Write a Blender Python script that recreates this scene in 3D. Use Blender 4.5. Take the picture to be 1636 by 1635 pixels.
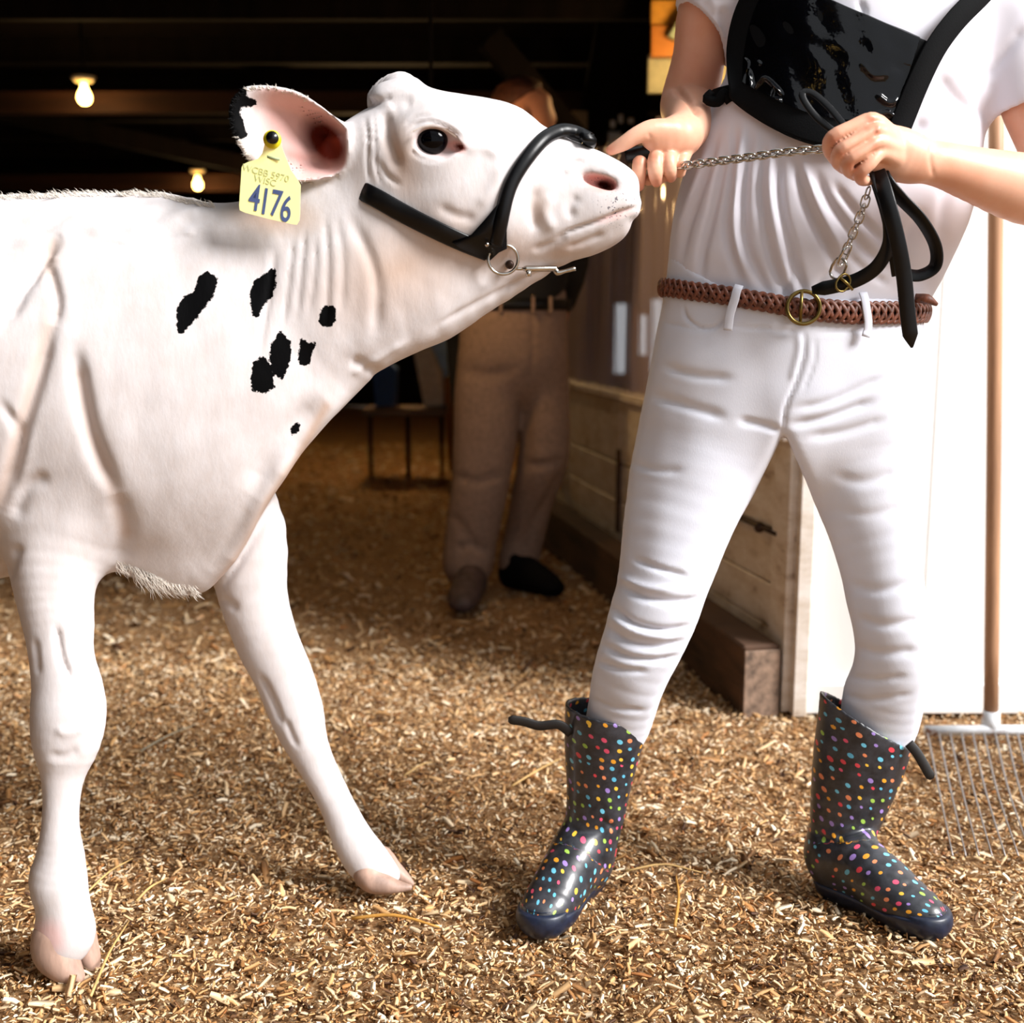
import bpy, bmesh, math, random
import numpy as np
from mathutils import Vector, Matrix
from mathutils.bvhtree import BVHTree
random.seed(7); rng = np.random.default_rng(11)
S = bpy.context.scene
for o in list(bpy.data.objects): bpy.data.objects.remove(o)
# ---------------------------------------------------------------- camera
F = 1900.0; CAMH = 1.0; TILT = math.radians(9.47); CT, ST = math.cos(TILT), math.sin(TILT)
cam = bpy.data.cameras.new('camera'); camo = bpy.data.objects.new('camera', cam); S.collection.objects.link(camo)
camo.location = (0, 0, CAMH); camo.rotation_euler = (math.pi/2 - TILT, 0, 0)
cam.sensor_width = 36; cam.sensor_fit = 'HORIZONTAL'; cam.lens = F/1636*36
cam.clip_start = .05; cam.clip_end = 100
cam.dof.use_dof = True; cam.dof.focus_distance = 1.80; cam.dof.aperture_fstop = 3.2
S.camera = camo
# ---------------------------------------------------------------- light
wd = bpy.data.worlds.new('sky'); S.world = wd; wd.use_nodes = True
bg = wd.node_tree.nodes['Background']; bg.inputs[0].default_value = (.93, .965, 1, 1); bg.inputs[1].default_value = .60
def lamp(name, kind, loc, energy, color=(1,1,1), rot=(0,0,0), **kw):
    l = bpy.data.lights.new(name, kind); l.energy = energy; l.color = color
    for k, v in kw.items(): setattr(l, k, v)
    o = bpy.data.objects.new(name, l); S.collection.objects.link(o); o.location = loc; o.rotation_euler = rot
    return o
sund = Vector((-.82, .40, -.70)).normalized()
sun = lamp('sun', 'SUN', (3, -2, 4), 5.0, (1, .98, .965), sund.to_track_quat('-Z', 'Y').to_euler(), angle=math.radians(24))
vs = S.view_settings; vs.view_transform = 'Standard'; vs.look = 'None'; vs.exposure = .60; vs.gamma = 1; vs.use_curve_mapping = False
S.cycles.use_denoising = True
S.cycles.max_bounces = 8; S.cycles.transparent_max_bounces = 12
S.cycles.sample_clamp_indirect = 6
# ---------------------------------------------------------------- pixel <-> world (pixel rays met with a plane at true depth Y)
def P(px, py, Y):
    a = (px-818)/F; b = (817.5-py)/F
    ry = CT + b*ST; t = Y/ry
    return np.array([a*t, Y, CAMH + t*(-ST + b*CT)])
def mpp(py, Y):
    b = (817.5-py)/F; return Y/(CT+b*ST)/F
def G(px, py, z=0.):
    a = (px-818)/F; b = (817.5-py)/F
    rz = -ST + b*CT; t = (z-CAMH)/rz
    return np.array([a*t, (CT+b*ST)*t, z])
def proj(V):
    d = V[..., 1]*CT - (V[..., 2]-CAMH)*ST
    u = V[..., 1]*ST + (V[..., 2]-CAMH)*CT
    return 818 + F*V[..., 0]/d, 817.5 - F*u/d
# ---------------------------------------------------------------- naming
def tag(o, label=None, cat=None, group=None, kind=None):
    if label: o['label'] = label
    if cat: o['category'] = cat
    if group: o['group'] = group
    if kind: o['kind'] = kind
    return o
def empty(name, loc=(0,0,0), rz=0, **kw):
    o = bpy.data.objects.new(name, None); S.collection.objects.link(o); o.location = loc; o.rotation_euler = (0,0,rz)
    o.empty_display_size = .05
    return tag(o, **kw)
PEND = []
def link(name, me, m=None, parent=None, smooth=True, **kw):
    o = bpy.data.objects.new(name, me); S.collection.objects.link(o)
    if m is not None:
        if not me.materials: me.materials.append(m)
    if smooth and len(me.polygons): me.polygons.foreach_set('use_smooth', np.ones(len(me.polygons), bool))
    if parent is not None:
        o.parent = parent
        mw = world_of(parent); o.matrix_parent_inverse = mw.inverted()
    return tag(o, **kw)
def world_of(o):
    m = o.matrix_basis.copy()
    if o.parent: m = world_of(o.parent) @ o.matrix_parent_inverse @ m
    return m
def mesh_np(name, V, Q):
    me = bpy.data.meshes.new(name); V = np.asarray(V, np.float32); Q = np.asarray(Q, np.int32)
    k = Q.shape[1]
    me.vertices.add(len(V)); me.vertices.foreach_set('co', V.ravel())
    me.loops.add(Q.size); me.loops.foreach_set('vertex_index', Q.ravel())
    me.polygons.add(len(Q)); me.polygons.foreach_set('loop_start', np.arange(0, Q.size, k, dtype=np.int32))
    me.update(calc_edges=True); me.validate()
    return me
def attr(me, name, arr, kind='FLOAT', dom='POINT'):
    a = me.attributes.new(name, kind, dom)
    a.data.foreach_set('value' if kind == 'FLOAT' else 'color' if 'COLOR' in kind else 'vector', np.asarray(arr, np.float32).ravel())
# ---------------------------------------------------------------- materials
MATS = {}
def srgb(h):
    h = h.lstrip('#'); c = [int(h[i:i+2], 16)/255 for i in (0,2,4)]
    return tuple((x/12.92 if x <= .04045 else ((x+.055)/1.055)**2.4) for x in c) + (1,)
class NT:
    def __init__(s, name):
        s.m = bpy.data.materials.new(name); s.m.use_nodes = True; s.t = s.m.node_tree; s.n = s.t.nodes
        s.p = s.n['Principled BSDF']; s.out = s.n['Material Output']
    def add(s, typ, **kw):
        n = s.n.new(typ)
        for k, v in kw.items():
            if hasattr(n, k) and k not in n.inputs.keys(): setattr(n, k, v)
            else: s.set(n, k, v)
        return n
    def set(s, n, k, v):
        if isinstance(v, bpy.types.NodeSocket): s.t.links.new(v, n.inputs[k])
        else: n.inputs[k].default_value = v
    def noise(s, scale, detail=4, rough=.55, vec=None, dist=0):
        n = s.n.new('ShaderNodeTexNoise'); n.inputs['Scale'].default_value = scale; n.inputs['Detail'].default_value = detail
        n.inputs['Roughness'].default_value = rough; n.inputs['Distortion'].default_value = dist
        s.t.links.new(vec if vec is not None else s.obj(), n.inputs['Vector']); return n
    def obj(s):
        if not hasattr(s, '_tc'): s._tc = s.n.new('ShaderNodeTexCoord')
        return s._tc.outputs['Object']
    def scaled(s, v, vec=None):
        m = s.n.new('ShaderNodeVectorMath'); m.operation = 'MULTIPLY'; s.t.links.new(vec or s.obj(), m.inputs[0]); m.inputs[1].default_value = v
        return m.outputs[0]
    def ramp(s, fac, stops, interp='LINEAR'):
        r = s.n.new('ShaderNodeValToRGB'); r.color_ramp.interpolation = interp
        e = r.color_ramp.elements
        while len(e) < len(stops): e.new(.5)
        for i, (p, c) in enumerate(stops): e[i].position = p; e[i].color = c if len(c) == 4 else tuple(c)+(1,)
        s.t.links.new(fac, r.inputs[0]); return r.outputs[0]
    def mix(s, fac, a, b, blend='MIX'):
        m = s.n.new('ShaderNodeMix'); m.data_type = 'RGBA'; m.blend_type = blend
        for i, v in ((0, fac), (6, a), (7, b)):
            if isinstance(v, bpy.types.NodeSocket): s.t.links.new(v, m.inputs[i])
            else: m.inputs[i].default_value = v
        return m.outputs[2]
    def math(s, op, a, b=0., c=0.):
        m = s.n.new('ShaderNodeMath'); m.operation = op
        for i, v in enumerate((a, b, c)):
            if isinstance(v, bpy.types.NodeSocket): s.t.links.new(v, m.inputs[i])
            else: m.inputs[i].default_value = v
        return m.outputs[0]
    def at(s, name):
        a = s.n.new('ShaderNodeAttribute'); a.attribute_name = name; return a
    def bump(s, h, strength=.3, dist=.002, normal=None):
        b = s.n.new('ShaderNodeBump'); b.inputs['Strength'].default_value = strength; b.inputs['Distance'].default_value = dist
        s.t.links.new(h, b.inputs['Height'])
        if normal is not None: s.t.links.new(normal, b.inputs['Normal'])
        s.t.links.new(b.outputs[0], s.p.inputs['Normal']); return b.outputs[0]
    def base(s, v): s.set(s.p, 'Base Color', v)
def simple(name, col, rough=.6, metal=0, var=.12, nscale=30, bump=.15, bdist=.001, coat=0, stretch=None, emit=None, sheen=0, spec=.5):
    m = NT(name); c = srgb(col) if isinstance(col, str) else col
    m.p.inputs['Roughness'].default_value = rough; m.p.inputs['Metallic'].default_value = metal
    m.p.inputs['Coat Weight'].default_value = coat
    m.p.inputs['Specular IOR Level'].default_value = spec
    if sheen: m.p.inputs['Sheen Weight'].default_value = sheen
    vec = m.scaled(stretch) if stretch else None
    n = m.noise(nscale, 5, .6, vec)
    dk = tuple(x*(1-var*1.6) for x in c[:3])+(1,); lt = tuple(min(1, x*(1+var)) for x in c[:3])+(1,)
    m.base(m.ramp(n.outputs[0], [(.3, dk), (.7, lt)]))
    if bump: m.bump(n.outputs[0], bump, bdist)
    if emit: m.set(m.p, 'Emission Color', srgb(emit[0])); m.p.inputs['Emission Strength'].default_value = emit[1]
    return m.m
# ---------------------------------------------------------------- implicit surfaces -> one continuous mesh
def catmull(A, n):
    A = np.asarray(A, float)
    if len(A) < 3 or n <= 1: 
        return A
    B = np.vstack([2*A[0]-A[1], A, 2*A[-1]-A[-2]]); out = []
    for i in range(1, len(B)-2):
        p0, p1, p2, p3 = B[i-1:i+3]
        for k in range(n):
            t = k/n
            out.append(.5*((2*p1)+(-p0+p2)*t+(2*p0-5*p1+4*p2-p3)*t*t+(-p0+3*p1-3*p2+p3)*t**3))
    out.append(A[-1]); return np.array(out)
def smin(a, b, k):
    if k <= 0: return np.minimum(a, b)
    h = np.maximum(k-np.abs(a-b), 0)/k
    return np.minimum(a, b)-h*h*k*.25
PAD = .03
class Body:
    def __init__(s): s.prims = []
    def add(s, f, lo, hi, op='u', k=0.): s.prims.append((f, np.array(lo)-PAD-k, np.array(hi)+PAD+k, op, k)); return s
    def chain(s, st, k=.01, op='u', sub=3, axis=(0,1,0), cut=None):
        """st: rows (x,y,z,r_inplane,r_depth)"""
        A = catmull(st, sub); ax = np.array(axis, float); ax /= np.linalg.norm(ax)
        A[:, 3:] = np.maximum(A[:, 3:], .0008)
        segs = []
        for a, b in zip(A[:-1], A[1:]):
            r = max(a[3], a[4], b[3], b[4])
            segs.append((a, b, np.minimum(a[:3], b[:3])-r-PAD-k, np.maximum(a[:3], b[:3])+r+PAD+k))
        def f(X, Y, Z, lo, hi):
            d = None
            for a, b, l, h in segs:
                if (l > hi).any() or (h < lo).any(): continue
                ab = b[:3]-a[:3]; L2 = max(float(ab@ab), 1e-12)
                px, py, pz = X-a[0], Y-a[1], Z-a[2]
                t = np.clip((px*ab[0]+py*ab[1]+pz*ab[2])/L2, 0, 1)
                vx, vy, vz = px-t*ab[0], py-t*ab[1], pz-t*ab[2]
                r1 = a[3]+t*(b[3]-a[3]); r2 = a[4]+t*(b[4]-a[4])
                vn = vx*ax[0]+vy*ax[1]+vz*ax[2]; vn2 = vn*vn
                vp2 = np.maximum(vx*vx+vy*vy+vz*vz-vn2, 0)
                k0 = np.sqrt(vp2/r1**2+vn2/r2**2); k1 = np.sqrt(vp2/r1**4+vn2/r2**4)+1e-9
                e = k0*(k0-1)/k1
                d = e if d is None else np.minimum(d, e)
            if d is not None and cut is not None:
                c, n = cut; d = np.maximum(d, (X-c[0])*n[0]+(Y-c[1])*n[1]+(Z-c[2])*n[2])
            return d
        lo = np.min([q[2] for q in segs], 0); hi = np.max([q[3] for q in segs], 0)
        return s.add(f, lo+PAD, hi-PAD, op, k)
    def ell(s, c, r, k=.01, op='u', R=None):
        c = np.array(c, float); r = np.array(r, float); R = np.eye(3) if R is None else np.array(R)
        def f(X, Y, Z, lo, hi):
            x, y, z = X-c[0], Y-c[1], Z-c[2]
            u = R[0][0]*x+R[0][1]*y+R[0][2]*z; v = R[1][0]*x+R[1][1]*y+R[1][2]*z; w = R[2][0]*x+R[2][1]*y+R[2][2]*z
            k0 = np.sqrt((u/r[0])**2+(v/r[1])**2+(w/r[2])**2); k1 = np.sqrt((u/r[0]**2)**2+(v/r[1]**2)**2+(w/r[2]**2)**2)+1e-9
            return k0*(k0-1)/k1
        m = r.max(); return s.add(f, c-m, c+m, op, k)
    def func(s, f, lo, hi, op='u', k=0.): return s.add(lambda X, Y, Z, l, h: f(X, Y, Z), lo, hi, op, k)
    def evalb(s, xs, ys, zs):
        X, Y, Z = xs[:, None, None], ys[None, :, None], zs[None, None, :]
        lo = np.array([xs[0], ys[0], zs[0]]); hi = np.array([xs[-1], ys[-1], zs[-1]])
        fld = np.full((len(xs), len(ys), len(zs)), 1., np.float64)
        for f, l, h, op, k in s.prims:
            if (l > hi).any() or (h < lo).any(): continue
            d = f(X, Y, Z, lo, hi)
            if d is None: continue
            if op == 'u': fld = smin(fld, d, k)
            elif op == 's': fld = -smin(-fld, d, k)
            elif op == 'i': fld = -smin(-fld, -d, k)
        return fld
    def mesh(s, res, lo=None, hi=None, n=16):
        U = [p for p in s.prims if p[3] == 'u']
        lo = np.min([p[1] for p in U], 0) if lo is None else np.array(lo); hi = np.max([p[2] for p in U], 0) if hi is None else np.array(hi)
        cs = res*4; nb = np.ceil((hi-lo)/cs).astype(int)+1; nb = ((nb+3)//4)*4
        ax = [lo[i]+np.arange(nb[i]+1)*cs for i in range(3)]
        C = s.evalb(*ax)                                   # coarse pass
        m = n//4
        base = []; thr = cs*1.8
        for i in range(0, nb[0], m):
            for j in range(0, nb[1], m):
                for k in range(0, nb[2], m):
                    b = C[i:i+m+1, j:j+m+1, k:k+m+1]
                    if b.min() < thr and b.max() > -thr: base.append((i*4, j*4, k*4))
        N = nb*4+4; VS, VI, QS = [], [], []
        cid = lambda i, j, k: (i*N[1]+j)*N[2]+k
        for (i0, j0, k0) in base:
            g = [lo[a]+(np.arange(-1, n+1)+o)*res for a, o in enumerate((i0, j0, k0))]
            f = s.evalb(*g)                                 # (n+2)^3 corners, index 0 == -1
            ins = f < 0
            if ins.all() or not ins.any(): continue
            M = n+1; acc = np.zeros((M, M, M, 3)); cnt = np.zeros((M, M, M))
            for a in range(3):
                o1, o2 = [q for q in range(3) if q != a]
                for d1 in (0, 1):
                    for d2 in (0, 1):
                        st = [0, 0, 0]; st[o1] = d1; st[o2] = d2
                        sl0 = tuple(slice(st[q], st[q]+M) for q in range(3)); st2 = list(st); st2[a] += 1
                        sl1 = tuple(slice(st2[q], st2[q]+M) for q in range(3))
                        A, B = f[sl0], f[sl1]; cr = (A < 0) != (B < 0)
                        t = np.where(cr, A/np.where(cr, A-B, 1), 0)
                        cnt += cr
                        acc[..., a] += np.where(cr, t, 0); acc[..., o1] += cr*d1; acc[..., o2] += cr*d2
            act = cnt > 0
            I, J, K = np.nonzero(act)
            p = acc[act]/cnt[act][:, None]
            VS.append(np.stack([g[0][I]+p[:, 0]*res, g[1][J]+p[:, 1]*res, g[2][K]+p[:, 2]*res], 1))
            VI.append(cid(I-1+i0+1, J-1+j0+1, K-1+k0+1))
            for a in range(3):
                o1, o2 = [(1, 2), (2, 0), (0, 1)][a]
                sl0 = [slice(1, n+1)]*3; sl1 = list(sl0); sl1[a] = slice(2, n+2)
                A, B = ins[tuple(sl0)], ins[tuple(sl1)]
                for sgn, mask in ((1, A & ~B), (0, ~A & B)):
                    I, J, K = np.nonzero(mask)
                    if not len(I): continue
                    c = [I+i0+1, J+j0+1, K+k0+1]
                    def cc(d1, d2):
                        q = [x.copy() for x in c]; q[o1] -= d1; q[o2] -= d2; return cid(*q)
                    q = [cc(1, 1), cc(0, 1), cc(0, 0), cc(1, 0)]
                    if not sgn: q = q[::-1]
                    QS.append(np.stack(q, 1))
        V = np.concatenate(VS); I = np.concatenate(VI); Q = np.concatenate(QS)
        u, first = np.unique(I, return_index=True); V = V[first]
        idx = np.searchsorted(u, Q); ok = (idx < len(u)).all(1); idx = idx[ok]; ok = (u[idx] == Q[ok]).all(1)
        return V, idx[ok]
def vnormals(V, Q):
    n = np.cross(V[Q[:, 2]]-V[Q[:, 0]], V[Q[:, 3]]-V[Q[:, 1]]) if Q.shape[1] == 4 else np.cross(V[Q[:, 1]]-V[Q[:, 0]], V[Q[:, 2]]-V[Q[:, 0]])
    N = np.zeros_like(V)
    for c in range(Q.shape[1]):
        for a in range(3): N[:, a] += np.bincount(Q[:, c], n[:, a], len(V))
    return N/(np.linalg.norm(N, axis=1, keepdims=True)+1e-12)
def relax(V, Q, it=1, f=.5):
    for _ in range(it):
        A = np.zeros_like(V); c = np.zeros(len(V))
        k = Q.shape[1]
        for i in range(k):
            j = (i+1) % k
            for a in range(3): A[:, a] += np.bincount(Q[:, i], V[Q[:, j], a], len(V)); A[:, a] += np.bincount(Q[:, j], V[Q[:, i], a], len(V))
            c += np.bincount(Q[:, i], minlength=len(V))+np.bincount(Q[:, j], minlength=len(V))
        V = V+(A/c[:, None]-V)*f
    return V
def seg_dist(x, y, pts):
    """distance to a polyline and the 0..1 position along it"""
    pts = np.asarray(pts, float); best = np.full(x.shape, 1e9); pos = np.zeros(x.shape)
    L = np.r_[0, np.cumsum(np.hypot(*np.diff(pts[:, :2], axis=0).T))]
    for i in range(len(pts)-1):
        ax, ay = pts[i][:2]; bx, by = pts[i+1][:2]; dx, dy = bx-ax, by-ay
        t = np.clip(((x-ax)*dx+(y-ay)*dy)/(dx*dx+dy*dy+1e-9), 0, 1)
        d = np.hypot(x-ax-t*dx, y-ay-t*dy); m = d < best
        best = np.where(m, d, best); pos = np.where(m, (L[i]+t*(L[i+1]-L[i]))/L[-1], pos)
    return best, pos
def folds(V, Q, lst, sign=-1):
    """carve soft creases (or raise ridges) along polylines seen from the front; lst: (points, width px, depth m)"""
    N = vnormals(V, Q); px, py = proj(V)
    view = V-np.array([0, 0, CAMH]); view /= np.linalg.norm(view, axis=1, keepdims=True)
    face = np.clip(-(N*view).sum(1)*4+.4, 0, 1)
    D = np.zeros(len(V))
    for pts, w, dep in lst:
        p = catmull(pts, 4) if len(pts) > 2 else np.array(pts, float)
        lo, hi = p.min(0)-3*w, p.max(0)+3*w
        m = (px > lo[0]) & (px < hi[0]) & (py > lo[1]) & (py < hi[1]) & (face > 0)
        if not m.any(): continue
        d, t = seg_dist(px[m], py[m], p)
        D[m] += dep*np.exp(-(d/w)**2)*np.clip(np.minimum(t, 1-t)*5+.15, 0, 1)*face[m]
    return V+N*(sign*D)[:, None]
def poly_sdf(x, y, poly):
    poly = np.asarray(poly, float); d = np.full(x.shape, 1e9); ins = np.zeros(x.shape, bool)
    for i in range(len(poly)):
        ax, ay = poly[i]; bx, by = poly[(i+1) % len(poly)]; dx, dy = bx-ax, by-ay
        t = np.clip(((x-ax)*dx+(y-ay)*dy)/(dx*dx+dy*dy+1e-9), 0, 1)
        d = np.minimum(d, np.hypot(x-ax-t*dx, y-ay-t*dy))
        c = ((ay > y) != (by > y)) & (x < (bx-ax)*(y-ay)/(by-ay+1e-12)+ax); ins ^= c
    return np.where(ins, -d, d)
def silhouette(body, poly, Ymid, k=.02, smooth=True):
    """round the body off to a traced outline (metres) """
    pl = catmull(np.vstack([poly, poly[:1]]), 3)[:-1] if smooth else np.array(poly)
    lo = pl.min(0)-60; hi = pl.max(0)+60; st = 4.
    gx = np.arange(lo[0], hi[0]+st, st); gy = np.arange(lo[1], hi[1]+st, st)
    Gd = poly_sdf(*np.meshgrid(gx, gy, indexing='ij'), pl)
    def f(X, Y, Z):
        sh = np.broadcast(X, Y, Z).shape
        V = np.stack([np.broadcast_to(X, sh), np.broadcast_to(Y, sh), np.broadcast_to(Z, sh)], -1)
        px, py = proj(V); u = np.clip((px-lo[0])/st, 0, len(gx)-1.001); v = np.clip((py-lo[1])/st, 0, len(gy)-1.001)
        i, j = u.astype(int), v.astype(int); a, b = u-i, v-j
        d = Gd[i, j]*(1-a)*(1-b)+Gd[i+1, j]*a*(1-b)+Gd[i, j+1]*(1-a)*b+Gd[i+1, j+1]*a*b
        return d*Ymid/F
    body.func(f, (-9, -9, -9), (9, 9, 9), 'i', k)
def C(st, Yd=None, dz=None):
    """pixel stations (px, py, half width px, Y, depth radius m) -> world rows"""
    out = []
    for q in st:
        px, py, hw, Y = q[:4]; p = P(px, py, Y); r = hw*mpp(py, Y)
        out.append([*p, r, q[4] if len(q) > 4 else r])
    return out
def bvh(V, Q): return BVHTree.FromPolygons([tuple(v) for v in V.tolist()], Q.tolist())
CAM = Vector((0, 0, CAMH))
def snap(T, px, py, off=.0, dflt=None):
    d = Vector(P(px, py, 1.)) - CAM; d.normalize()
    h = T.ray_cast(CAM, d)
    if h[0] is None: return (Vector(P(px, py, dflt)), Vector((0, -1, 0))) if dflt else (None, None)
    n = h[1] if h[1].dot(d) < 0 else -h[1]
    return h[0]+n*off, n
# ---------------------------------------------------------------- small mesh builders
def box_bm(bm, c, s, R=None, bev=0.):
    r = bmesh.ops.create_cube(bm, size=1); vs = r['verts']
    bmesh.ops.scale(bm, vec=s, verts=vs)
    if bev: 
        es = list({e for v in vs for e in v.link_edges}); rr = bmesh.ops.bevel(bm, geom=es, offset=bev, segments=1, affect='EDGES'); vs = list({v for f in rr['faces'] for v in f.verts} | {v for v in vs if v.is_valid})
    M = Matrix.Translation(c) @ (R.to_4x4() if R is not None else Matrix())
    bmesh.ops.transform(bm, matrix=M, verts=vs); return vs
def bm_mesh(name, bm):
    me = bpy.data.meshes.new(name); bmesh.ops.recalc_face_normals(bm, faces=bm.faces); bm.to_mesh(me); bm.free(); return me
def board(name, a, b, w, t, m, parent=None, up=(0,0,1), bev=.002, **kw):
    """a plank from a to b, w across 'up', t thick"""
    a, b = Vector(a), Vector(b); x = (b-a).normalized(); u = Vector(up); u = (u-x*u.dot(x)).normalized(); y = u.cross(x)
    R = Matrix((x, y, u)).transposed(); bm = bmesh.new(); box_bm(bm, (a+b)/2, ((b-a).length, t, w), R, bev)
    return link(name, bm_mesh(name, bm), m, parent, smooth=False, **kw)
def frames(pts, hint=None):
    pts = [Vector(p) for p in pts]; T = []
    for i in range(len(pts)):
        T.append((pts[min(i+1, len(pts)-1)]-pts[max(i-1, 0)]).normalized())
    return pts, T
def sweep(pts, prof, normals=None, scale=None, closed=False, cap=True):
    """prof: list of (side, out) offsets; normals: outward direction per point"""
    pts, T = frames(pts); n = len(pts); V = []; m = len(prof)
    if closed: T = [(pts[(i+1) % n]-pts[(i-1) % n]).normalized() for i in range(n)]
    N = normals
    if N is None:
        r = Vector((0, -1, 0)) if abs(T[0].y) < .9 else Vector((0, 0, 1)); N = []
        for t in T: r = (r-t*r.dot(t)).normalized(); N.append(r)
    for i in range(n):
        t = T[i]; o = Vector(N[i]); o = (o-t*o.dot(t)).normalized(); sd = t.cross(o)
        sc = 1 if scale is None else scale[i]; sc = (sc, sc) if not hasattr(sc, '__len__') else sc
        for a, b in prof: V.append(pts[i]+sd*(a*sc[0])+o*(b*sc[1]))
    Q = []
    for i in range(n if closed else n-1):
        j = (i+1) % n
        for k in range(m): l = (k+1) % m; Q.append((i*m+k, i*m+l, j*m+l, j*m+k))
    if cap and not closed: Q.append(tuple(range(m))[::-1]); Q.append(tuple((n-1)*m+k for k in range(m)))
    return V, Q
def circ(r, n=10, r2=None): r2 = r2 or r; return [(r*math.cos(2*math.pi*k/n), r2*math.sin(2*math.pi*k/n)) for k in range(n)]
def strapprof(w, t): 
    e = min(t*.35, w*.2); a, b = w/2, t/2
    return [(-a, -b+e), (-a+e, -b), (a-e, -b), (a, -b+e), (a, b-e), (a-e, b), (-a+e, b), (-a, b-e)]
def pymesh(name, parts):
    V, Q = [], []
    for v, q in parts: o = len(V); V += [tuple(x) for x in v]; Q += [tuple(i+o for i in f) for f in q]
    me = bpy.data.meshes.new(name); me.from_pydata(V, [], Q); me.update(); return me
def tube(name, pts, r, m, parent=None, n=10, smoothn=4, closed=False, **kw):
    A = catmull([list(p) for p in pts], smoothn) if smoothn > 1 and not closed else pts
    sc = None
    if hasattr(r, '__len__'): 
        sc = np.interp(np.linspace(0, 1, len(A)), np.linspace(0, 1, len(r)), r); r0 = 1.
    else: r0 = r
    return link(name, pymesh(name, [sweep(A, circ(r0, n), scale=sc, closed=closed)]), m, parent, **kw)
def ringmesh(name, R1, R2, r, nu=20, nv=8, gap=0):
    """elongated ring in the XY plane, long side along X"""
    pts = []
    for k in range(nu):
        a = 2*math.pi*k/nu; c, s_ = math.cos(a), math.sin(a)
        pts.append(Vector((R2*c+(R1-R2)*(1 if c > 1e-6 else -1 if c < -1e-6 else 0), R2*s_, 0)))
    return pymesh(name, [sweep(pts, circ(r, nv), normals=[Vector((0,0,1))]*nu, closed=True)])
def text_mesh(name, body, size, extrude=.0002, off_=0.):
    cu = bpy.data.curves.new(name, 'FONT'); cu.body = body; cu.size = size; cu.align_x = 'CENTER'; cu.align_y = 'CENTER'; cu.extrude = extrude; cu.offset = off_
    o = bpy.data.objects.new('tmp_text', cu); S.collection.objects.link(o)
    dg = bpy.context.evaluated_depsgraph_get(); me = bpy.data.meshes.new_from_object(o.evaluated_get(dg)); bpy.data.objects.remove(o); me.name = name
    return me
# ================================================================ ground
def hgt(x, y): return .006*np.sin(x*5.1+1.2*np.sin(y*3.3))+.005*np.sin(y*7.3+x*2.1)-.004
fx = np.r_[np.linspace(-9, -2.6, 20), np.linspace(-2.5, 3, 160), np.linspace(3.2, 9, 20)]; fy = np.r_[np.linspace(-4, .9, 20), np.linspace(1, 6, 150), np.linspace(6.2, 14, 30)]
X, Y = np.meshgrid(fx, fy, indexing='ij'); Z = hgt(X, Y)-.006
V = np.stack([X, Y, Z], -1).reshape(-1, 3); ny = len(fy)
i, j = np.meshgrid(np.arange(len(fx)-1), np.arange(ny-1), indexing='ij'); i, j = i.ravel(), j.ravel()
Q = np.stack([i*ny+j, (i+1)*ny+j, (i+1)*ny+j+1, i*ny+j+1], 1)
m = NT('mulch'); n1 = m.noise(120, 6, .7); n2 = m.noise(4, 4)
c = m.ramp(n1.outputs[0], [(.3, srgb('#4a2c16')), (.5, srgb('#a87c4a')), (.72, srgb('#e6cca4'))])
m.base(m.mix(m.math('MULTIPLY', n2.outputs[0], .5), c, srgb('#7a4e28'))); m.p.inputs['Roughness'].default_value = .9
m.bump(n1.outputs[0], 1., .01)
link('floor', mesh_np('floor', V, Q), m.m, kind='structure')
# loose wood shavings: small curled chips
def chips(name, N, xr, yf, size, seed, label):
    r = np.random.default_rng(seed)
    y = yf(r, N); half = xr(y); x = r.uniform(-1, 1, N)*half+.15
    L = size(y)*np.exp(r.normal(0, .55, N)); W = L*r.uniform(.2, .8, N)*np.minimum(1, .008/L+.3); T = L*.06+.0003
    yaw = r.uniform(0, 6.283, N); pit = r.normal(0, .42, N); rol = r.normal(0, .5, N); curl = r.uniform(-.1, .2, N)*L
    z = hgt(x, y)+r.uniform(-.006, .012, N)
    # local verts: 3 stations along x, 2 across, top only + underside ridge => 6 top + 3 bottom
    st = [(-.5, 0), (0, 1), (.5, 0)]; loc = []
    for sx, c_ in st:
        wd_ = 1. if sx == 0 else .62
        for sy in (-.5, .5): loc.append(np.stack([sx*L, sy*W*wd_, c_*curl*.5], 1))
        loc.append(np.stack([sx*L*.98, 0*L, c_*curl*.5-T*3], 1))
    P_ = np.stack(loc, 1)                                    # N,9,3
    cy, sy = np.cos(yaw), np.sin(yaw); cp, sp = np.cos(pit), np.sin(pit); cr_, sr = np.cos(rol), np.sin(rol)
    Rx = lambda a: None
    a = P_[..., 1]*cr_[:, None]-P_[..., 2]*sr[:, None]; b = P_[..., 1]*sr[:, None]+P_[..., 2]*cr_[:, None]
    xx = P_[..., 0]*cp[:, None]+b*sp[:, None]; zz = -P_[..., 0]*sp[:, None]+b*cp[:, None]
    wx = xx*cy[:, None]-a*sy[:, None]+x[:, None]; wy = xx*sy[:, None]+a*cy[:, None]+y[:, None]; wz = zz+z[:, None]
    V = np.stack([wx, wy, wz], -1).reshape(-1, 3)
    q = np.array([[0,1,4,3],[3,4,7,6],[0,3,5,2],[3,6,8,5],[1,2,5,4],[4,5,8,7]])
    Q = (q[None]+np.arange(N)[:, None, None]*9).reshape(-1, 4)
    me = mesh_np(name, V, Q); attr(me, 'tint', np.repeat(r.random(N), 9)); attr(me, 'hue', np.repeat(r.random(N), 9))
    return link(name, me, CHIP, smooth=False, label=label, cat='shavings', kind='stuff')
m = NT('wood_chip'); t = m.at('tint'); n1 = m.noise(9, 5, .65)
f = m.math('ADD', t.outputs['Fac'], m.math('MULTIPLY', m.math('SUBTRACT', n1.outputs[0], .5), 1.1))
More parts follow.
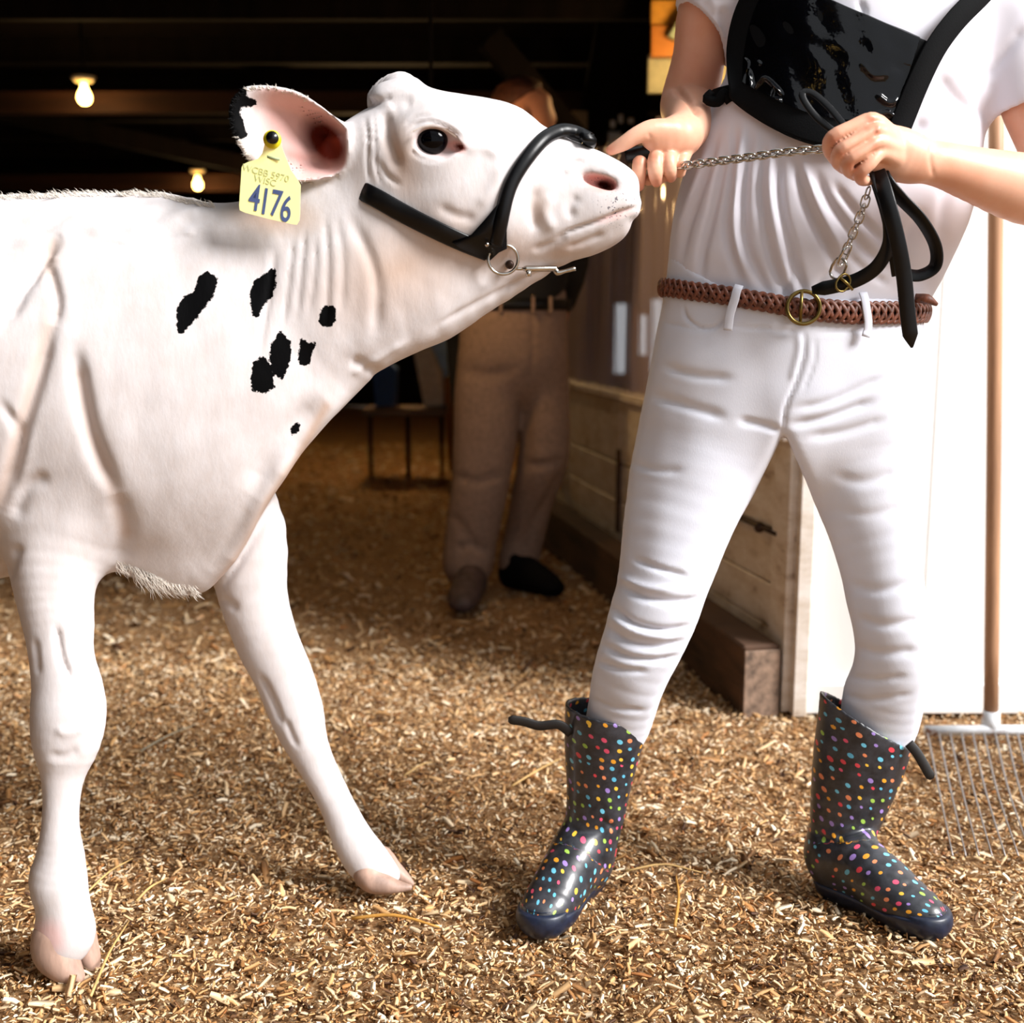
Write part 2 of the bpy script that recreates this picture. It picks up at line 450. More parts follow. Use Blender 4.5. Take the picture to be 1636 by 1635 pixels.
c = m.ramp(f, [(0, srgb('#4a2c16')), (.14, srgb('#946636')), (.4, srgb('#c89c66')), (.75, srgb('#dec096')), (1, srgb('#f2e2c6'))])
h = m.at('hue'); c = m.mix(m.math('MULTIPLY', m.math('GREATER_THAN', h.outputs['Fac'], .9), .5), c, srgb('#b06a2a')); m.base(c); m.p.inputs['Roughness'].default_value = .7
m.bump(m.noise(400, 3).outputs[0], .2, .0006); CHIP = m.m
chips('wood_shavings', 115000, lambda y: .50*y+.45, lambda r, N: 1.3+2.1*r.random(N)**1.15, lambda y: .0075+0*y, 3, 'loose pale wood shavings strewn thickly over the ground near the calf and boots')
chips('wood_shavings', 42000, lambda y: .50*y+.5, lambda r, N: 3.2+6.*r.random(N)**1.5, lambda y: .011+.002*(y-3), 4, 'loose wood shavings covering the shaded barn aisle')
# ================================================================ the calf
YC = 1.84; YH = 1.80
def gridf(poly, st=3., pad=60):
    pl = np.array(poly, float); lo = pl.min(0)-pad; hi = pl.max(0)+pad
    gx = np.arange(lo[0], hi[0]+st, st); gy = np.arange(lo[1], hi[1]+st, st)
    Gd = poly_sdf(*np.meshgrid(gx, gy, indexing='ij'), pl)
    def look(px, py):
        u = np.clip((px-lo[0])/st, 0, len(gx)-1.001); v = np.clip((py-lo[1])/st, 0, len(gy)-1.001)
        i, j = u.astype(int), v.astype(int); a, b = u-i, v-j
        return Gd[i, j]*(1-a)*(1-b)+Gd[i+1, j]*a*(1-b)+Gd[i, j+1]*(1-a)*b+Gd[i+1, j+1]*a*b
    return look
def world_px(X, Y, Z):
    sh = np.broadcast(X, Y, Z).shape
    V = np.stack([np.broadcast_to(X, sh), np.broadcast_to(Y, sh), np.broadcast_to(Z, sh)], -1)
    return proj(V)
B = Body()
B.chain(C([(-860,590,120,YC,.08),(-800,560,200,YC,.15),(-700,570,235,YC,.19),(-500,590,262,YC,.20),(-250,600,280,YC,.215),(0,600,288,YC,.205),(130,612,300,YC,.185),(225,640,282,YC,.165)]), .02)
B.chain(C([(235,600,290,YC,.165),(330,570,262,YC-.01,.145),(420,515,212,YC-.02,.115),(510,455,188,YC-.03,.095),(590,395,172,YH,.085),(650,335,150,YH,.085)]), .05)
B.chain(C([(560,470,120,YH+.01,.075),(660,480,78,YH,.06),(760,450,60,YH,.05),(850,425,36,YH,.035)]), .06)
B.chain(C([(220,870,55,YC,.06),(280,890,66,YC,.06),(325,880,62,YC,.055),(380,800,58,YC,.05),(440,720,52,YC,.045),(520,640,48,YC-.02,.045)]), .06)
# head
B.chain(C([(640,262,108,YH,.088),(700,276,132,YH,.100),(760,285,130,YH,.096),(820,298,114,YH,.080),(870,312,98,YH,.068),(925,318,88,YH,.063),(968,318,66,YH,.060)]), .025)
B.ell(P(640,165,YH), (.062,.055,.045), .03)                      # poll
B.chain(C([(735,345,80,YH,.09),(800,360,62,YH,.08)]), .04)
B.chain(C([(835,372,48,YH,.060),(900,385,42,YH,.052),(950,378,36,YH,.046),(985,368,26,YH,.040)]), .018)
B.ell(P(978,300,YH), (.050,.060,.052), .025)
B.ell(P(985,330,YH), (.044,.056,.036), .02)
B.chain(C([(905,345,36,YH-.042,.02),(945,335,30,YH-.045,.018)]), .03)
sil = [(-1000,250),(-900,330),(-700,318),(-400,318),(-150,322),(0,312),(60,310),(130,306),(185,309),(220,306),(258,307),(300,318),(345,325),(395,318),(450,285),(500,235),(540,200),(572,180),(598,168),(590,158),(592,145),(604,133),(622,127),(650,119),(666,122),(684,138),(720,146),(780,152),(830,165),(852,182),(870,200),(905,214),(940,229),(972,246),(1010,270),(1022,288),(1022,312),(1026,325),(1020,344),(1010,352),(1006,368),(990,388),(955,408),(918,418),(900,433),(850,459),(780,506),(722,545),(690,556),(640,576),(600,601),(560,640),(520,680),(480,726),(455,765),(432,800),(400,850),(372,895),(345,936),(325,954),(300,958),(275,954),(240,935),(185,914),(100,905),(20,925),(-60,930),(-250,905),(-500,860),(-700,830),(-900,880),(-1050,700)]
silhouette(B, sil, YC-.02, .022)
# near fore leg
B.chain(C([(-200,860,60,YC,.09),(-60,868,62,YC,.09),(10,860,60,YC,.08)]), .05)
NL = [(70,690,100,1.765,.06),(95,800,100,1.755,.072),(90,880,78,1.745,.066),(88,940,62,1.735,.056),(94,1000,54,1.725,.048),(98,1050,50,1.715,.043),(107,1100,55,1.71,.044),(109,1140,59,1.705,.046),(106,1180,55,1.70,.042),(102,1225,39,1.697,.031),(99,1270,30,1.693,.026),(97,1320,29,1.69,.026),(97,1370,38,1.688,.032),(94,1410,45,1.686,.037),(101,1450,43,1.684,.035),(104,1485,48,1.682,.036),(102,1500,44,1.680,.034)]
B.chain(C(NL), .035)
B.ell(P(92,1395,1.705), (.034,.026,.028), .02)
# far fore leg
FL = [(330,760,90,1.95,.05),(385,850,72,1.96,.055),(404,950,55,1.96,.048),(425,1020,50,1.96,.042),(452,1080,47,1.96,.04),(473,1140,43,1.96,.039),(482,1170,38,1.96,.036),(502,1215,31,1.957,.028),(535,1280,28,1.955,.025),(558,1330,32,1.95,.028),(578,1365,36,1.947,.031),(598,1388,33,1.944,.030),(622,1398,18,1.94,.022)]
B.chain(C(FL), .03)
# hind legs, outside the photograph
for yy, dx in ((1.72, 0), (1.99, 40)):
    B.chain(C([(-650+dx,640,170,yy,.08),(-640+dx,800,130,yy,.075),(-690+dx,940,70,yy,.05),(-770+dx,1060,52,yy,.036),(-760+dx,1130,38,yy,.03),(-730+dx,1260,30,yy,.026),(-720+dx,1370,40,yy,.033),(-700+dx,1420,40,yy,.034)], ), .04)
B.chain(C([(-800,360,30,YC,.03),(-860,430,22,YC,.02),(-870,640,16,YC,.015),(-865,850,30,YC,.028),(-865,930,6,YC,.006)]), .02)
# ears: a cupped sheet each
earp = catmull([(556,205),(557,245),(552,268),(536,281),(510,288),(480,292),(440,284),(402,262),(385,240),(374,218),(366,190),(370,160),(386,143),(404,137),(440,138),(480,149),(512,168),(538,188),(556,205)], 3)[:-1]
eg = gridf(earp)
YE = 1.715
B.ell(P(516,226,1.722), (.036,.095,.038), .012, 's')
def ear(X, Y, Z, far=False):
    px, py = world_px(X, Y, Z); d = eg(px, py)*(YE/F)
    t = np.clip((px-370)/185, 0, 1)
    inn = np.clip(-d/(.042-.016*t), 0, 1); inn = inn*inn*(3-2*inn)
    lowfold = np.exp(-((py-(232+.22*(px-430)))/16)**2)*np.clip((px-420)/60, 0, 1)*np.clip((560-px)/60, 0, 1)*.008
    yb = YE + .02*t - .012*(1-t)**2 + inn*(.010+.070*t**1.6) - lowfold
    th = .0045+.004*(1-inn)*t
    return np.maximum(d, (np.abs(Y-yb)-th)*.62)
B.func(ear, P(360,300,1.69)-[0,.02,0], P(565,130,1.83)+[0,.02,0], 'u', .006)
B.chain(C([(545,238,28,YE+.045,.03),(585,250,44,YE+.075,.04)]), .03)
# far ear, mostly hidden behind the poll
B.chain([[*P(640,165,1.86),.03,.03],[*P(640,150,1.93),.034,.012],[*P(615,160,2.00),.03,.01],[*P(600,175,2.05),.01,.006]], .02)
# eye socket, nostrils
EY = snap
pe = P(690,224,YH-.088); pe2 = P(690,224,YH+.088)
B.ell(P(692,226,YH-.080), (.046,.022,.040), .03)
def rot2(a): a = math.radians(a); c, s_ = math.cos(a), math.sin(a); return [[c,0,s_],[0,1,0],[-s_,0,c]]
B.ell(P(697,227,YH-.103), (.031,.024,.0195), .006, 's', rot2(-6))
B.ell(P(722,232,YH-.100), (.014,.014,.006), .005, 's', rot2(-18))
B.ell(P(956,290,YH-.060), (.026,.020,.0085), .007, 's', rot2(-16))
B.ell(P(970,296,YH-.048), (.012,.030,.008), .005, 's', rot2(-16))
B.ell(P(958,289,YH+.060), (.025,.020,.0105), .007, 's', rot2(-16))
V, Q = B.mesh(.0042)
V = relax(V, Q, 1, .4)
cr = [ # (polyline px, width px, depth m)
 ([(92,375),(60,430),(28,480),(0,520)],11,.010), ([(76,420),(90,480),(84,520)],9,.008), ([(84,520),(55,620),(25,720),(0,810)],11,.012), ([(0,640),(30,700),(20,780)],8,.005),
 ([(120,560),(132,640),(150,710),(185,790)],13,.013), ([(185,790),(200,850),(190,905)],16,.008), ([(20,830),(45,780),(80,760)],12,.006),
 ([(30,870),(10,930)],9,.005),
 ([(528,696),(478,750),(432,820),(395,880),(352,940)],7,.011), ([(470,720),(415,800),(385,860),(345,925)],10,-.009),
 ([(560,575),(610,600)],9,.006), ([(520,640),(450,700),(400,790)],20,.006),
 ([(468,380),(462,440),(452,520)],4,.002), ([(488,365),(482,430),(474,510)],4,.0022), ([(505,380),(502,440),(494,500)],4,.0018), ([(520,345),(524,430),(520,530)],5,.0025), ([(540,350),(548,420),(546,500)],6,.002),
 ([(440,400),(430,470),(415,560)],6,.003), ([(560,345),(600,440),(600,540)],10,.004),
 ([(583,188),(588,220),(587,262),(592,296)],3,.0028), ([(598,184),(599,225),(600,262),(610,296)],3,.0026), ([(614,176),(618,215),(630,250),(636,270)],9,.0075), ([(604,255),(618,280),(640,296)],4,.003),
 ([(622,170),(640,160),(660,162)],10,.004), ([(592,166),(610,160),(625,152)],5,.004),
 ([(650,210),(668,196),(690,194),(716,204),(742,222)],3.2,.004), ([(655,228),(662,246),(690,256),(720,248)],3,.002), ([(645,200),(665,186),(690,184)],3,.002),
 ([(1022,330),(985,342),(950,356),(915,368),(890,380)],4,.007), ([(905,375),(880,390),(850,400)],6,.004), ([(965,372),(930,388),(905,396)],5,.004),
 ([(880,255),(905,245),(930,243)],4,.004), ([(885,272),(912,258),(935,258)],4,.0035), ([(892,288),(905,272)],4,.003), ([(860,300),(850,330),(860,370)],8,.004), ([(880,310),(870,340),(885,370)],10,-.004),
 ([(925,312),(910,330),(915,350)],8,.004), ([(760,330),(790,300),(800,260)],10,-.003), ([(700,330),(730,345),(760,350)],8,.003),
 ([(745,240),(770,235),(800,250)],8,-.003), ([(90,1000),(98,1050),(112,1085)],6,.007), ([(55,1020),(60,1080)],6,.003), ([(88,1165),(110,1172),(135,1160)],8,-.003), ([(78,1205),(100,1210),(128,1200)],8,.003),
 ([(415,1080),(435,1120),(450,1160)],6,.006), ([(455,1150),(475,1195)],5,.004), ([(350,955),(365,965),(380,975)],8,.005),
 ([(130,1440),(128,1480)],5,.006), ([(615,1365),(640,1400)],4,.004),
 ([(700,520),(790,470),(890,425)],5,.004), ([(650,545),(560,600)],6,-.003), ([(820,490),(880,450)],5,-.003)]
V = folds(V, Q, cr)
N = vnormals(V, Q)
# broad soft unevenness of hide over muscle and bone
def lump(V, s, seed):
    r = np.random.default_rng(seed); o = np.zeros(len(V))
    for _ in range(7):
        k = r.normal(size=3)*s; o += np.sin(V@k+r.uniform(0, 6.28))
    return o/7
V = V+N*(lump(V, 28, 1)*.0022+lump(V, 70, 2)*.0009)[:, None]
topm = (N[:, 2] > .5)*(V[:, 0] < -.45)
V = V+N*(topm*lump(V, 120, 5)*.004)[:, None]
me = mesh_np('hide', V, Q)
px, py = proj(V); near = (V[:, 1] < YC+.05)
z2 = lambda L: [(.428*u, 280+.428*v) for u, v in L]
pats = [z2([(775,355),(815,385),(800,440),(760,500),(720,550),(680,592),(658,590),(658,500),(690,450),(725,430),(740,380)]),
 z2([(1025,345),(1032,400),(1020,450),(975,500),(965,535),(940,525),(935,480),(932,430),(950,390),(990,365)]),
 z2([(1045,580),(1085,620),(1085,690),(1055,770),(1020,740),(1008,690),(1010,630)]), z2([(980,675),(1010,700),(1020,740),(1025,790),(990,815),(940,805),(935,760),(945,700)]),
 z2([(1215,485),(1255,495),(1252,540),(1240,570),(1200,562),(1188,545),(1195,505)]), z2([(1125,605),(1150,625),(1182,625),(1165,670),(1155,705),(1115,715),(1112,670),(1118,635)]),
 z2([(1105,922),(1125,930),(1115,955),(1090,970),(1085,945)]),
 [(392,134),(396,150),(389,163),(384,180),(391,200),(396,216),(378,226),(355,205),(352,170),(366,145)],[(386,150),(400,156),(413,163),(408,168),(392,172),(382,168)]]
ps = np.full(len(V), 50.)
for p in pats: ps = np.minimum(ps, poly_sdf(px, py, p))
ps = np.where(near, ps, 50.); attr(me, 'patch', ps)
def blob(cx, cy, rx, ry, ang=0, soft=.5):
    a = math.radians(ang); x, y = px-cx, py-cy; u = (x*math.cos(a)+y*math.sin(a))/rx; v = (-x*math.sin(a)+y*math.cos(a))/ry
    return np.clip((1-np.hypot(u, v))/soft, 0, 1)*near
earm = np.clip(-poly_sdf(px, py, earp)/6, 0, 1)*(V[:, 1] < YE+.085)*np.clip((px-395)/40, 0, 1)*(N[:, 1] < .2)
pink = np.maximum.reduce([earm*.75, blob(958,293,36,17,16,.45), blob(700,228,44,30,8,.5)*.5, blob(727,234,22,12,15,.4), blob(985,345,45,8,-18,.8)*.7, blob(75,1500,40,40,0,.6)*.6])
flesh = np.maximum.reduce([earm*np.clip(1.5*blob(522,228,62,40,50,.8),0,1), blob(965,296,18,8,16,.5), blob(736,235,12,6,15,.5)])
speck = np.maximum.reduce([blob(990,330,50,40,-20,.8), blob(960,288,30,14,10,.8)])
tan_shade = np.maximum.reduce([blob(440,345,90,38,5,1)*.9, blob(640,430,190,95,-25,1)*.75, blob(640,250,34,85,-12,1)*.8, blob(790,400,150,50,10,1)*.55, blob(860,330,22,40,0,1)*.6, blob(900,400,60,25,-15,1)*.5, np.exp(-(seg_dist(px,py,[(520,650),(478,730),(430,800),(392,875),(350,935)])[0]/9)**2)*.7*near, np.exp(-(seg_dist(px,py,[(85,390),(78,440),(82,500),(50,620),(22,720),(0,800)])[0]/12)**2)*.5*near, np.exp(-(seg_dist(px,py,[(125,600),(140,690),(180,780),(200,850)])[0]/12)**2)*.4*near]); attr(me, 'tan', tan_shade)  # tan fur colour mixed with painted shading of the neck and folds
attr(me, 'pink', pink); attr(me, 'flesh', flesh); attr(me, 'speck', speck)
m = NT('calf_hide')
hn = m.noise(90, 6, .65, m.scaled((1, 1, .35))); big = m.noise(9, 3)
col = m.ramp(big.outputs[0], [(.3, srgb('#cbc5c5')), (.7, srgb('#d9d5d7'))])
col = m.mix(m.math('MULTIPLY', m.ramp(hn.outputs[0], [(.35, (1,1,1)), (.65, (0,0,0))]), .12), col, srgb('#b89c84'))
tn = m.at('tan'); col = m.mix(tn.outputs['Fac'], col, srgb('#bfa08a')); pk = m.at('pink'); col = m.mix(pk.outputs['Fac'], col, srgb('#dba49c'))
fl = m.at('flesh'); col = m.mix(fl.outputs['Fac'], col, srgb('#54180a'))
sp = m.at('speck'); spn = m.noise(260, 2, .4); spm = m.math('MULTIPLY', m.math('GREATER_THAN', spn.outputs[0], .66), sp.outputs['Fac']); col = m.mix(spm, col, srgb('#5a5660'))
pa = m.at('patch'); pn = m.noise(240, 3, .7); pn2 = m.noise(60, 2)
pd = m.math('ADD', pa.outputs['Fac'], m.math('ADD', m.math('MULTIPLY', m.math('SUBTRACT', pn.outputs[0], .5), 9.), m.math('MULTIPLY', m.math('SUBTRACT', pn2.outputs[0], .5), 6.)))
pm = m.ramp(m.math('MULTIPLY_ADD', pd, .25, .5), [(.35, (1,1,1)), (.65, (0,0,0))])
col = m.mix(pm, col, srgb('#030304')); m.base(col)
m.p.inputs['Roughness'].default_value = .62; m.p.inputs['Sheen Weight'].default_value = .0; m.p.inputs['Sheen Roughness'].default_value = .4
m.p.inputs['Specular IOR Level'].default_value = .06
m.bump(hn.outputs[0], .35, .0015); HIDE = m.m
calf = empty('calf', (-.7, 1.84, 0), label='white calf with small black patches, head raised and pulled toward the person', cat='calf')
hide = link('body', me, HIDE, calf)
TC = bvh(V, Q)
HOOF = simple('hoof_horn', '#b39484', .5, var=.25, nscale=40, bump=.4, stretch=(1,1,.2))
HOOFD = simple('hoof_cleft', '#5b4a44', .6)
def hoof(rows, name='hoof'):
    b = Body(); b.chain(rows, .004, sub=3)
    lo = min(r[2] for r in rows)
    b.func(lambda X, Y, Z: 0*X+0*Y+(.0-Z), (-9,-9,-9), (9,9,9), 'i', .004)
    v, q = b.mesh(.0035); return link(name, mesh_np(name, relax(v, q, 1), q), HOOF, calf)
hoof(C([(88,1500,37,1.674,.028),(86,1515,36,1.672,.028),(92,1530,34,1.668,.025),(110,1552,22,1.663,.02),(126,1562,10,1.66,.012)]))
hoof(C([(134,1492,19,1.705,.018),(138,1510,18,1.704,.02),(144,1530,16,1.70,.018),(152,1548,8,1.697,.01)]))
hoof(C([(588,1398,24,1.93,.022),(596,1406,21,1.925,.024),(612,1412,17,1.92,.02),(634,1417,10,1.915,.014),(655,1418,5,1.912,.006)]))
hoof(C([(608,1375,24,1.965,.02),(624,1388,17,1.96,.018),(642,1400,11,1.955,.013),(658,1412,5,1.952,.006)]))
for yy, x0 in ((1.72, -700), (1.99, -660)):
    hoof(C([(x0,1400,42,yy-.016,.02),(x0+25,1435,34,yy-.016,.02),(x0+60,1465,12,yy-.016,.012)]))
    hoof(C([(x0,1400,42,yy+.022,.02),(x0+25,1435,34,yy+.022,.02),(x0+60,1465,12,yy+.022,.012)]))
# eye
EYE = NT('eye_black'); EYE.base(srgb('#020204')); EYE.p.inputs['Roughness'].default_value = .04; EYE.p.inputs['Coat Weight'].default_value = .0; EYE.p.inputs['Specular IOR Level'].default_value = .13
for s_, nm in ((-1, 'eye'), (1, 'eye')):
    bm = bmesh.new(); bmesh.ops.create_uvsphere(bm, u_segments=32, v_segments=20, radius=.0215)
    me = bm_mesh('eye', bm); o = link('eye', me, EYE.m, calf); c = P(690,224,YH-.083) if s_ < 0 else P(690,224,YH-.083)*[1,0,1]+[0,YH+.083,0]
    o.location = Vector(c); o.scale = (1.04, .8, .92)
# lashes
bm = bmesh.new(); LASH = simple('lash_hair', '#cbb8a4', .6, bump=0)
parts = []
for i in range(34):
    t = i/33; x = 662+t*62; y = 214-15*math.sin(math.pi*(t*.85+.08))+t*6
    a = P(x, y, YH-.108); d = np.array([(t-.5)*.010, -.012, -.001+.006*(.5-abs(t-.5))])
    parts.append(sweep([Vector(a), Vector(a+d*.6), Vector(a+d+[0,.001,-.004])], circ(.00035, 4), scale=[1,.8,.2]))
link('eyelashes', pymesh('eyelashes', parts), LASH, calf)
# hair fringe along the belly and the topline
HAIRM = simple('body_hair', '#e6dcd0', .6, bump=0, sheen=.3)
parts = []
for i in range(520):
    t = rng.random(); x = 185+t*130; y0 = np.interp(x, [185,240,275,320], [908,928,946,950])-rng.random()*14
    p, n = snap(TC, x, y0)
    if p is None: continue
    L = rng.uniform(.008, .026)*(1.2 if 210 < x < 260 else .7); d = Vector((rng.normal(.35,.35), rng.normal(-.15,.4), -1)).normalized()
    q = p+d*L*.5; r = q+(d+Vector((.5, 0, .1))).normalized()*L*.5
    parts.append(sweep([p-d*.003, q, r], circ(.0005, 3), scale=[1,.9,.15]))
for i in range(800):
    x = rng.uniform(0, 345); y0 = np.interp(x, [0,60,130,220,258,300,345], [312,310,306,306,307,318,325])+rng.uniform(1, 9)
    p, n = snap(TC, x, y0)
    if p is None: continue
    L = rng.uniform(.005, .011); d = Vector((rng.normal(-.6,.3), rng.normal(-.1,.3), .45)).normalized()
    parts.append(sweep([p-d*.002, p+d*L*.6, p+d*L+Vector((-.001,0,-.001))], circ(.00045, 3), scale=[1,.9,.15]))
parts2 = []
for i in range(700):   # ear edge hair
    k = rng.integers(0, len(earp)); ex, ey = earp[k]+rng.normal(size=2)*1.5
    if ex > 500: continue
    c = np.array([460., 215.]); e = np.array([ex, ey]); e2 = e+(c-e)/np.linalg.norm(c-e)*7
    p, n = snap(TC, *e2)
    if p is None or p.y > YE+.05: continue
    blk = ex < 393 and 140 < ey < 218
    d = (Vector(P(*e, p.y))-Vector(P(*e2, p.y))).normalized(); d = (d+Vector((rng.normal(-.2,.4), rng.normal(-.2,.3), rng.normal(0,.4)))).normalized()
    L = rng.uniform(.003, .008)
    (parts2 if blk else parts).append(sweep([p, p+d*L*.6, p+d*L], circ(.0005, 3), scale=[1,.9,.15]))
link('body_hair', pymesh('body_hair', parts), HAIRM, calf, kind='stuff')
link('ear_hair', pymesh('ear_hair', parts2), simple('black_hair', '#050506', .6, bump=0, spec=.2), calf, kind='stuff', label='black hair at the ear tip')
# ear tag
TAGM = NT('tag_yellow'); TAGM.base(srgb('#f8f4a4')); TAGM.p.inputs['Roughness'].default_value = .45; TAGM.p.inputs['Subsurface Weight'].default_value = .15; TAGM = TAGM.m
INK = simple('tag_ink', '#3c4c78', .6, bump=0); INK2 = simple('tag_faint_ink', '#c4c88c', .6, bump=0); TAGR = simple('tag_ring', '#e2d41c', .45, bump=0); BLK = simple('black_plastic', '#101114', .25, bump=0)
def tagp(px, py): return P(px, py, 1.685+.012*(px-432)/50*.5)
out = [(388,263),(396,259),(412,254),(419,245),(424,225),(422,216),(427,210),(436,209),(444,213),(448,222),(450,235),(456,250),(465,272),(476,288),(480,296),(479,340),(478,352),(474,359),(466,358),(430,350),(392,340),(383,336),(382,328),(385,285),(386,268)]
fr = [tagp(*q) for q in out]; bk = [p+np.array([0,.0022,0]) for p in fr]; n = len(fr)
me = bpy.data.meshes.new('ear_tag'); me.from_pydata([tuple(p) for p in fr+bk], [], [tuple(range(n)), tuple(range(2*n-1, n-1, -1))]+[(i, i+n, (i+1) % n+n, (i+1) % n) for i in range(n)]); me.update()
etag = link('ear_tag', me, TAGM, calf, smooth=False, label='yellow plastic ear tag printed 4176')
bm = bmesh.new(); bmesh.ops.create_cone(bm, cap_ends=True, segments=20, radius1=.0125, radius2=.012, depth=.003, matrix=Matrix.Rotation(math.pi/2, 4, 'X')); 
o = link('tag_ring', bm_mesh('tag_ring', bm), TAGR, etag); o.location = Vector(tagp(435,223))+Vector((0,-.0012,0)); o.matrix_parent_inverse = Matrix()
bm = bmesh.new(); bmesh.ops.create_cone(bm, cap_ends=True, segments=20, radius1=.0068, radius2=.0085, depth=.014, matrix=Matrix.Rotation(math.pi/2, 4, 'X'))
o = link('tag_button', bm_mesh('tag_button', bm), BLK, etag); o.location = Vector(tagp(438,222))+Vector((0,-.007,0)); o.matrix_parent_inverse = Matrix()
def put_text(body, size, px, py, ang, m, nm, sx=1.):
    me = text_mesh(nm, body, size, off_=.0006 if len(body) == 1 else 0.); o = link(nm, me, m, etag, smooth=False)
    o.matrix_parent_inverse = Matrix(); c = Vector(tagp(px, py))+Vector((0,-.0006,0))
    yaw = math.atan2((tagp(480,300)-tagp(380,300))[1], (tagp(480,300)-tagp(380,300))[0])
    o.location = c; o.scale = (sx, 1, 1); o.rotation_euler = (Matrix.Rotation(yaw, 3, 'Z') @ Matrix.Rotation(math.pi/2, 3, 'X') @ Matrix.Rotation(-math.radians(ang), 3, 'Z')).to_euler()
for ch, x, y in (('4',407,318),('1',423,324),('7',441,327),('6',457,336)): put_text(ch, .050, x, y, 10, INK, 'printed_digit', .62)
put_text('WCBB 5970', .0125, 425, 277, 14, INK2, 'printed_line'); put_text('WISC', .0125, 424, 289, 14, INK2, 'printed_line')
bm = bmesh.new(); box_bm(bm, Vector((0,0,0)), (.023,.0006,.0035), Matrix.Rotation(math.radians(13), 3, 'Y')); o = link('printed_bar', bm_mesh('printed_bar', bm), simple('bar_ink', '#9aa57c', .6, bump=0), etag); o.location = Vector(tagp(434,252))+Vector((0,-.0006,0)); o.matrix_parent_inverse = Matrix()
print('calf', len(V))
# ================================================================ the barn
WHITE = simple('white_paint', '#f3f2f0', .6, var=.05, nscale=8, bump=.2, stretch=(1,1,.15))
WHITEG = NT('worn_white_paint'); n1 = WHITEG.noise(6, 6, .7, WHITEG.scaled((1,1,2.5))); n2 = WHITEG.noise(40, 5)
c_ = WHITEG.ramp(n1.outputs[0], [(.28, srgb('#7c5a3c')), (.40, srgb('#d4c6b6')), (.6, srgb('#ece4dc'))]); WHITEG.base(c_); WHITEG.bump(n2.outputs[0], .3, .002); WHITEG = WHITEG.m
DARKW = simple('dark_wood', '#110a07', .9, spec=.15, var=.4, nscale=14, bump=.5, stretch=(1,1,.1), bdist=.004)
BEAMW = simple('beam_wood', '#2c170b', .8, spec=.2, var=.35, nscale=14, bump=.5, stretch=(.12,1,1), bdist=.004)
KICKW = simple('kick_wood', '#4d3524', .85, var=.4, nscale=18, bump=.6, stretch=(.2,.2,1), bdist=.004)
ENDW = simple('end_grain', '#8a7260', .85, var=.4, nscale=40, bump=.6, bdist=.003)
PALEW = simple('pale_wood', '#a08c6c', .75, var=.2, nscale=14, bump=.3, stretch=(1,1,.1))
ORANGEW = simple('orange_wood', '#c27a2a', .6, var=.2, nscale=14, bump=.3, stretch=(.2,1,1))
STAINW = simple('tan_post', '#b89a84', .7, var=.2, nscale=20, bump=.3, stretch=(1,1,.1))
def planks(parent, x0, x1, y, z0, z1, w, m, t=.025, seed=1, axis='x'):
    r = random.Random(seed); k = 0; x = x0
    while x < x1-.02:
        w2 = min(w, x1-x); ww = w2-.004
        a = (x+w2/2, y+r.uniform(-.002,.002), z0) if axis == 'x' else (y, x+w2/2, z0); b = (a[0], a[1], z1)
        board('plank', a, b, ww, t, m, parent, up=(1,0,0) if axis == 'x' else (0,1,0), bev=.002); x += w2
wf = empty('wall_front', (2, 2.92, 0), kind='structure')
planks(wf, .735, 4.6, 2.925, .075, 2.9, .30, WHITE)
board('backing', (.74,2.95,1.4), (4.6,2.95,1.4), 2.8, .02, WHITE, wf)
wl = empty('wall_front_left', (-5, 2.95, 0), kind='structure'); planks(wl, -8, -3.2, 2.95, 0, 2.9, .6, DARKW)
bb = empty('baseboard_front', (2, 2.9, 0), kind='structure'); board('board', (.735,2.905,.036), (4.6,2.905,.036), .076, .03, WHITE, bb)
def shellbox(name, c, s, m, **kw):
    bm = bmesh.new(); box_bm(bm, Vector(c), s); return link(name, bm_mesh(name, bm), m, smooth=False, kind='structure', **kw)
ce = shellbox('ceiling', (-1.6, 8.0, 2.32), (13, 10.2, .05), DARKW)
wb = empty('wall_back', (-1.6, 13.05, 0), kind='structure')
gx = [P(x, 560, 13)[0] for x in (950, 962, 982, 1004, 1021, 1034, 1040, 1064)]
def wpan(x0, x1, z0, z1): bm = bmesh.new(); box_bm(bm, Vector(((x0+x1)/2, 13.05, (z0+z1)/2)), (x1-x0, .1, z1-z0)); link('panel', bm_mesh('panel', bm), DARKW, wb, smooth=False)
wpan(-8.1, gx[0], 0, 2.35); wpan(gx[7], 4.9, 0, 2.35)
for k in (1, 3, 5): wpan(gx[k], gx[k+1], 0, 2.35)
for k, (z0, z1) in zip((0, 2, 4, 6), ((.5,1.02),(.35,1.1),(.55,.98),(.35,1.15))): wpan(gx[k], gx[k+1], 0, z0); wpan(gx[k], gx[k+1], z1, 2.35)
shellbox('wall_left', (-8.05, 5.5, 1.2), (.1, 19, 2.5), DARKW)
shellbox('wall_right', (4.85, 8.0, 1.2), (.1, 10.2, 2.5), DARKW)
shellbox('ceiling_added_lean_to', (-4.15, -.9, 2.33), (7.7, 7.6, .05), DARKW)  # roof added out of view, keeps sky light off the left side
shellbox('wall_added_lean_to', (-4.15, -4.75, 1.15), (7.7, .1, 2.4), DARKW)  # wall added behind the camera, darkens the light from the left
for k in range(11):
    y = 3.4+k*.86; board('joist', (-8, y, 2.24), (4.8, y, 2.24), .12, .05, DARKW, ce, bev=.003)
lintel = board('trim_lintel', (-3.3,2.95,2.2), (.8,2.95,2.2), .60, .08, DARKW, up=(0,0,1), kind='structure')  # unseen header, hung low to hold the sun off the aisle floor
